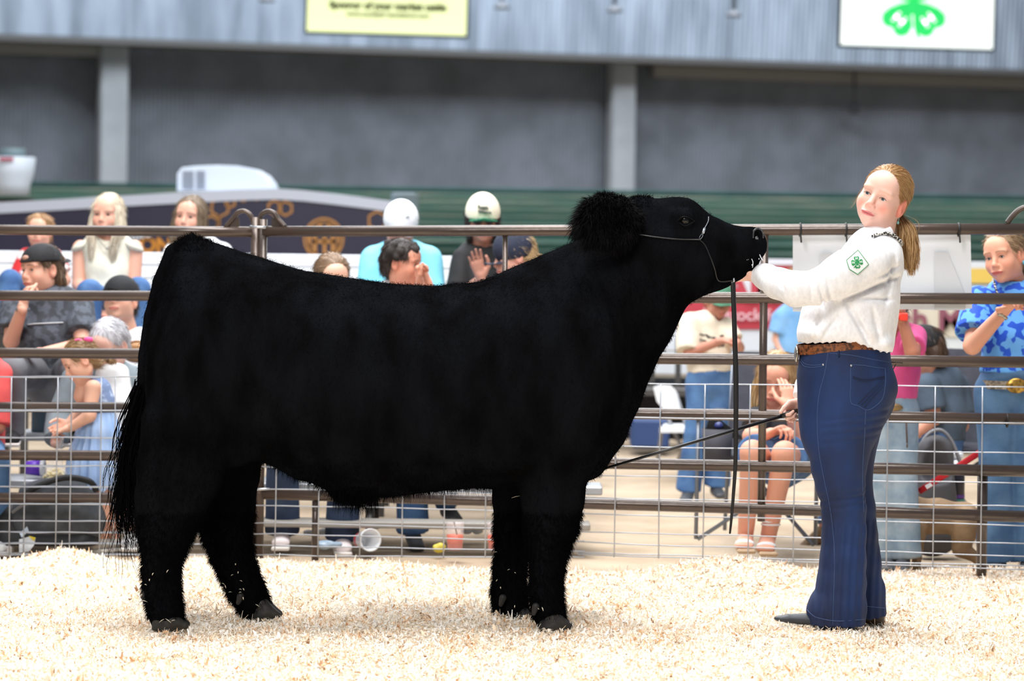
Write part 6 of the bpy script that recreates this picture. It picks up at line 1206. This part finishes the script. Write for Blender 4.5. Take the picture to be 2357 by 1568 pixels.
# far banners
def banner(label, d_, x0, x1, y0, y1, m): d = 21.47; t = thing('banner', label, 'banner', P((x0 + x1) / 2, y1, d)); mb = MB(); a, b, c, e = P(x0, y0, d), P(x1, y0, d), P(x1, y1, d), P(x0, y1, d); mb.poly([a, b, c, e], (0, 1, 0), .01); mb.obj('sheet', m, t); return t
RED = mat('banner_red', (196, 62, 78), .6)
t = banner('red and white sponsor banner behind the lead strap', 21.3, 1558, 1845, 602, 758, RED)
def lab(t, pts, m, d): mb = MB(); mb.poly([P(x, y, d) for x, y in pts], (0, -1, 0), .006); mb.obj('print', m, t)
for q in ([(1558, 602), (1845, 602), (1845, 610), (1558, 610)], [(1640, 636), (1845, 640), (1845, 698), (1640, 694)]): lab(t, q, WHP, 21.46)
mb = MB(); add_text(mb, 'AM', .28, P(1730, 664, 21.44), (1, 0, 0), (0, 0, 1), .003, .01); mb.obj('red_lettering', RED, t); mb = MB(); add_text(mb, 'livestock feeds', .12, P(1730, 726, 21.44), (1, 0, 0), (0, 0, 1), .003, .002); mb.obj('white_lettering', mat('pale_pink', (236, 190, 198), .6), t)
t = banner('cream banner with maroon lettering right of the handler\'s waist', 21.3, 2040, 2275, 690, 776, mat('cream_banner', (232, 224, 204), .6)); mb = MB(); add_text(mb, 'nch Mor', .24, P(2158, 738, 21.44), (1, 0, 0), (0, 0, 1), .003, .006); mb.obj('maroon_lettering', mat('maroon_ink', (150, 88, 104), .6), t)
t = banner('yellow banner beside the floral blouse person\'s face', 21.3, 2120, 2290, 618, 652, mat('banner_yellow', (238, 204, 100), .6))
mb = MB(); mb.box(P(2175, 820, 21.45), (.5, .05, .10)); o = setp(mb.obj('board', mat('cream_board', (226, 206, 150), .6)), 'cream board on the far white fence right of the handler', 'board')
# screws of the fence post line at the far right background
# folding chair, camp chairs
def camp_chair(label, px, d, yaw, z=.40, back=.48):
    c = gpt(px, d); t = thing('camp_chair', label, 'camp chair', c, 'dark folding camp chairs'); R = rotz(yaw); q = lambda x, y, zz: c + R @ np.array([x, y, zz]); FB = fabric('camp_grey', (66, 68, 80), (54, 56, 66)); FR = mat('frame_grey', (120, 126, 136), .35, metal=.5)
    mb = MB(); mb.box(q(0, 0, z), (.46, .42, .02), R, .006); mb.obj('seat', FB, t)
    mb = MB(); mb.poly([q(-.26, .20, z), q(.26, .20, z), q(.27, .32, z + back), q(-.27, .32, z + back)], R @ np.array([0, 1, -.2]), .015); mb.obj('backrest', FB, t)
    for s in (-1, 1):
        mb = MB(); mb.box(q(s * .30, 0, z + .2), (.06, .46, .012), R, .004); mb.obj('armrest', FB, t)
        mb = MB(); mb.tube([q(s * .28, -.22, 0.01), q(-s * .26, .22, z + .02)], .010, 8); mb.obj('leg', FR, t); mb = MB(); mb.tube([q(s * .28, .24, 0.01), q(s * .27, .32, z + back)], .010, 8); mb.obj('leg', FR, t); mb = MB(); mb.tube([q(s * .29, -.22, .01), q(s * .29, -.20, z + .2)], .010, 8); mb.obj('leg', FR, t)
    return t, q
camp_chair('dark grey camp chair under the seated long-haired person', 1775, 14.15, -.35); camp_chair('dark grey camp chair between the pink shirt and the floral blouse', 2190, 14.95, -.5)
f = Field(.007); cq = lambda x, y, dd=0: P(x, y, 13.85 + dd); f.econe(cq(2148, 1232), cq(2152, 1040), .12, .10, .085, .075, (1, 0, 0), .02); f.econe(cq(2158, 1090, -.06), cq(2162, 1030, -.08), .07, .05, .05, .04, (1, 0, 0), .02, '-')
V, F = f.build(folds(.003, 16, 3)); t = thing('tote_bag', 'slumped dark grey bag with an open top above the dog', 'bag', gpt(2150, 13.85)); link('bag_body', mesh_np(V, F), fabric('bag_grey', (84, 84, 88)), t); mb = MB(); mb.tube(smooth_path([cq(2100, 1080), cq(2128, 1010), cq(2162, 990), cq(2190, 1015), cq(2212, 1070)], 5), .009, 8); mb.obj('rim', mat('grey_piping', (130, 130, 134), .6), t)
t = thing('cup_pouch', 'dark mesh pouch with a blue-capped bottle beside the seated person\'s chair', 'pouch', P(1652, 1060, 14.0)); kx = 14 / FPX; c = P(1650, 1062, 14.0)
mb = MB(); mb.lathe([(0, 0), (32 * kx, 0), (36 * kx, 75 * kx), (34 * kx, 75 * kx)], c, 20); mb.obj('mesh_cup', mat('pouch_grey', (70, 70, 80), .7), t); mb = MB(); mb.poly([c + np.array([-.06, .0, .13]), c + np.array([.14, 0, .10]), c + np.array([-.03, 0, .23])], (0, 1, 0), .02); mb.obj('flap', BLK, t); mb = MB(); mb.ball(c + np.array([.005, -.03, .17]), (.022, .022, .018), 12); mb.obj('blue_cap', mat('blue_cap', (50, 62, 120), .4), t)
t = thing('folding_chair', 'white plastic folding chair beyond the fence, right of the steer\'s chest', 'folding chair', gpt(1550, 18.2)); fc = lambda x, y, dd=0: P(x, y, 18.2 + dd); WP = mat('white_plastic', (232, 236, 242), .4)
mb = MB(); mb.poly([fc(1504, 892), fc(1520, 886), fc(1545, 888), fc(1556, 900), fc(1566, 944), fc(1530, 946), fc(1512, 925)], (0, 1, 0), .03); mb.obj('backrest', WP, t); mb = MB(); mb.poly([fc(1518, 985, -.25), fc(1590, 985, -.25), fc(1584, 975, .1), fc(1530, 975, .1)], (0, 0, -1), .03); mb.obj('seat', WP, t)
for a, b in (((1510, 905, .1), (1590, 1075, -.2)), ((1556, 905, .1), (1604, 1062, -.2)), ((1524, 985, -.2), (1512, 1072, .25)), ((1586, 985, -.2), (1560, 1062, .25))): mb = MB(); mb.tube([fc(*a), fc(*b)], .012, 8); mb.obj('leg', mat('chair_steel', (130, 132, 138), .4, metal=.5), t)
# things on the bleacher and the floor
t = thing('water_bottle', 'slate blue insulated bottle standing on the bleacher below the capped person', 'bottle', P(92, 996, 14.42)); c = P(92, 994, 14.40); kx = 14.4 / FPX
mb = MB(); mb.lathe([(0, 0), (19.5 * kx, 0), (20 * kx, 4 * kx), (20 * kx, 88 * kx), (17 * kx, 96 * kx), (12 * kx, 102 * kx), (12 * kx, 106 * kx), (0, 106 * kx)], c, 24); mb.obj('body', mat('slate_bottle', (66, 82, 98), .4), t)
mb = MB(); mb.lathe([(0, 104 * kx), (14 * kx, 104 * kx), (14 * kx, 122 * kx), (0, 124 * kx)], c, 20); cp_ = mb.obj('cap', BLK, t); mb = MB(); mb.tube(smooth_path([c + np.array([-.03, 0, .225]), c + np.array([-.028, 0, .27]), c + np.array([.0, 0, .285]), c + np.array([.028, 0, .27]), c + np.array([.03, 0, .225])], 4), .006, 8); mb.obj('handle', BLK, cp_)
t = thing('purple_tumbler', 'purple cup with a white lid lying beside the popcorn bag', 'cup', P(80, 1094, 13.9)); c = P(60, 1077, 13.9); R = roty(math.pi / 2); kx = 13.9 / FPX
mb = MB(); mb.lathe([(0, 0), (15 * kx, 0), (19 * kx, 34 * kx), (0, 35 * kx)], c, 22, R); mb.obj('cup', mat('purple', (108, 60, 196), .4), t); mb = MB(); mb.lathe([(12 * kx, 34 * kx), (20 * kx, 34 * kx), (20 * kx, 43 * kx), (14 * kx, 45 * kx), (0, 45 * kx)], c, 22, R); mb.obj('lid', WP, t)
t = thing('popcorn_bag', 'clear bag of yellow popcorn in front of the small child', 'popcorn bag', P(125, 1118, 13.55)); c = P(126, 1092, 13.55); pb = MB()
for k in range(90): a = RNG.normal(0, 1, 3); a /= np.linalg.norm(a); a *= RNG.random() ** .33; pb.ball(c + a * np.array([.052, .03, .035]) + np.array([0, 0, -.008]), RNG.uniform(.005, .009), 6)
o = pb.obj('popcorn', mat('popcorn', (246, 222, 140), .7, rgb2=(255, 246, 210), scale=60), t); o['kind'] = 'stuff'
f = Field(.005); f.ell(c + np.array([0, 0, -.005]), (.06, .036, .045), None, .01); f.cone(c + np.array([0, 0, .02]), P(142, 1010, 13.55), .035, .012, .02); V, F = f.build(folds(.004, 50, 1)); link('clear_film', mesh_np(V, F), mat('clear_film', (240, 240, 245), .12, alpha=.22), t)
t = thing('backpack', 'big charcoal backpack lying against the fence at the far left', 'backpack', gpt(130, 13.5)); bq = lambda x, y, dd=0: P(x, y, 13.52 + dd)
f = Field(.008); f.econe(bq(80, 1192), bq(168, 1180), .125, .10, .145, .12, (0, 0, 1), .05); f.ell(bq(130, 1130), (.17, .09, .06), None, .05); f.cone(bq(60, 1200), bq(200, 1200), .08, .085, .05); V, F = f.build(folds(.005, 14, 5)); body_ = link('bag_body', mesh_np(V, F), fabric('charcoal_bag', (78, 82, 88), (62, 66, 72), 20), t)
f = Field(.008); f.econe(bq(20, 1250), bq(190, 1250), .07, .10, .08, .12, (0, 0, 1), .04); f.ell(bq(22, 1215), (.09, .08, .12), None, .04); V, F = f.build(folds(.004, 14, 6), cuts=[lambda X, Y, Z: .0 - Z + .005 + 0 * X]); link('black_base', mesh_np(V, F), mat('black_nylon', (24, 25, 28), .6), t)
mb = MB(); mb.tube(smooth_path([bq(40, 1150, -.1), bq(90, 1118, -.11), bq(150, 1100, -.09), bq(205, 1108, -.08), bq(222, 1130, -.06)], 5), .014, 8); mb.obj('strap', mat('black_nylon'), t); mb = MB(); mb.tube(smooth_path([bq(28, 1180, -.11), bq(60, 1160, -.13), bq(110, 1152, -.14)], 5), .007, 8); mb.obj('zip', mat('grey_piping'), t)
for i, (q, mm) in enumerate((([(45, 1228), (62, 1212), (66, 1222), (50, 1238)], mat('pale_tag', (196, 212, 232), .5)), ([(44, 1242), (66, 1236), (82, 1238), (78, 1256), (66, 1270), (44, 1272)], mat('white_tag', (228, 236, 246), .5)), ([(66, 1234), (82, 1238), (78, 1246)], mat('yellow_tag', (236, 214, 60), .5)))):
    mb = MB(); mb.poly([bq(x, y, -.20 - .003 * i) for x, y in q], (0, 1, 0), .003); mb.obj('luggage_tag', mm, t)
mb = MB(); mb.box(P(12, 1268, 13.45), (.07, .08, .05), None, .006); setp(mb.obj('paper_carton', mat('carton_white', (230, 226, 224), .6)), 'small white carton on the floor in the bottom left corner behind the wire', 'carton')
f = Field(.008); f.ell(P(312, 810, 14.5), (.075, .06, .055), None, .02); V, F = f.build(folds(.003, 20, 2)); t = thing('brown_bag', 'round tan leather bag beside the steer\'s tail, behind the white-haired person', 'bag', P(312, 835, 14.5)); link('bag_body', mesh_np(V, F), mat('tan_leather', (168, 118, 66), .55), t); mb = MB(); mb.tube(smooth_path([P(288, 812, 14.45), P(300, 790, 14.44), P(325, 788, 14.44), P(338, 812, 14.45)], 5), .006, 8); mb.obj('strap', mat('tan_strap', (150, 100, 54), .5), t)
t = thing('paper_cup', 'large white cup with a red band lying on its side under the steer', 'cup', gpt(855, 13.6)); kx = 13.5 / FPX; c = P(830, 1244, 13.65); dr = norm(P(866, 1243, 13.48) - c); u, w_ = frame(dr); R = np.stack([u, w_, dr], 1)
mb = MB(); mb.lathe([(0, .0), (18 * kx, 0), (25 * kx, 58 * kx), (27 * kx, 58 * kx), (27 * kx, 61 * kx), (23 * kx, 60 * kx), (16 * kx, 4 * kx), (0, 4 * kx)], c, 26, R); mb.obj('cup', WP, t); mb = MB(); mb.lathe([(18.3 * kx, 2 * kx), (20.5 * kx, 18 * kx)], c, 26, R); mb.obj('red_band', mat('red_print', (190, 40, 50), .5), t)
for x, lb in ((1047, 'clear cup of orange-red drink on the floor left of the steer\'s front leg'), (1141, 'orange-red cup just showing beside the steer\'s front leg')):
    c = P(x, 1274, 13.45); c[2] = .0 + .01; kx = 13.45 / FPX; t = thing('drink_cup', lb, 'cup', c, 'orange drink cups on the floor'); mb = MB(); mb.lathe([(0, 0), (17 * kx, 0), (19 * kx, 34 * kx), (0, 34 * kx)], c, 22); mb.obj('drink', mat('orange_drink', (226, 88, 52), .3), t)
    mb = MB(); mb.lathe([(17.6 * kx, 0), (21 * kx, 62 * kx), (22 * kx, 62 * kx), (21.6 * kx, 60 * kx)], c, 22); mb.obj('cup', mat('clear_cup', (240, 226, 226), .1, alpha=.3), t); mb = MB(); mb.tube([c + np.array([.01, 0, .06]), c + np.array([-.005, 0, .125])], .003, 6); mb.obj('straw', BLK, t)
def litter(label, x, y, d, sz, m, nm='litter', cat='litter'): f = Field(.004); c = P(x, y, d); f.ell(c, sz, None, .01); V, F = f.build(folds(.004, 60, int(x))); setp(link(nm, mesh_np(V, F), m), label, cat)
litter('crumpled clear wrapper on the floor left of the tipped white cup', 752, 1254, 13.6, (.07, .03, .02), mat('blue_film', (150, 170, 190), .2), 'wrapper', 'wrapper')
litter('yellow wrapper left of the front orange drink cup', 1012, 1262, 13.6, (.03, .02, .022), mat('yellow_wrap', (206, 190, 70), .5), 'wrapper', 'wrapper')
litter('small blue plastic wrapper on the bleacher near the steer\'s hind leg', 272, 1210, 13.75, (.035, .02, .018), mat('blue_wrap', (96, 136, 196), .4), 'wrapper', 'wrapper')
for x, y, l_ in ((712, 1224, 'clear plastic bottle just right of the left white sneaker'), (745, 1222, 'clear plastic bottle left of the tipped white cup'), (1075, 1220, 'clear plastic bottle right of the front orange drink cup'), (1100, 1220, 'clear plastic bottle between the two orange drink cups')): litter(l_, x, y + 2, 14.3, (.028, .02, .016), mat('clear_plastic', (216, 222, 228), .1), 'plastic_bottle', 'bottle')
t = thing('spray_bottle', 'white topped spray bottle with black and purple label above the dog', 'bottle', P(2200, 1160, 13.95)); c = P(2200, 1160, 13.95); kx = 13.95 / FPX
mb = MB(); mb.lathe([(0, 0), (20 * kx, 0), (20 * kx, 62 * kx), (14 * kx, 78 * kx), (9 * kx, 84 * kx), (0, 84 * kx)], c, 22); mb.obj('bottle', mat('label_black', (34, 32, 44), .4), t); mb = MB(); mb.lathe([(20.4 * kx, 2 * kx), (20.4 * kx, 12 * kx)], c, 22); mb.obj('teal_band', mat('teal_band', (60, 130, 120), .5), t); mb = MB(); mb.lathe([(20.4 * kx, 14 * kx), (20.4 * kx, 22 * kx)], c, 22); mb.obj('purple_band', mat('purple_band', (90, 50, 130), .5), t)
mb = MB(); mb.lathe([(10 * kx, 80 * kx), (11 * kx, 100 * kx), (0, 102 * kx)], c, 18); mb.box(c + np.array([.0, 0, 112 * kx]), (.065, .035, .035), None, .01); mb.obj('trigger_head', WP, t)
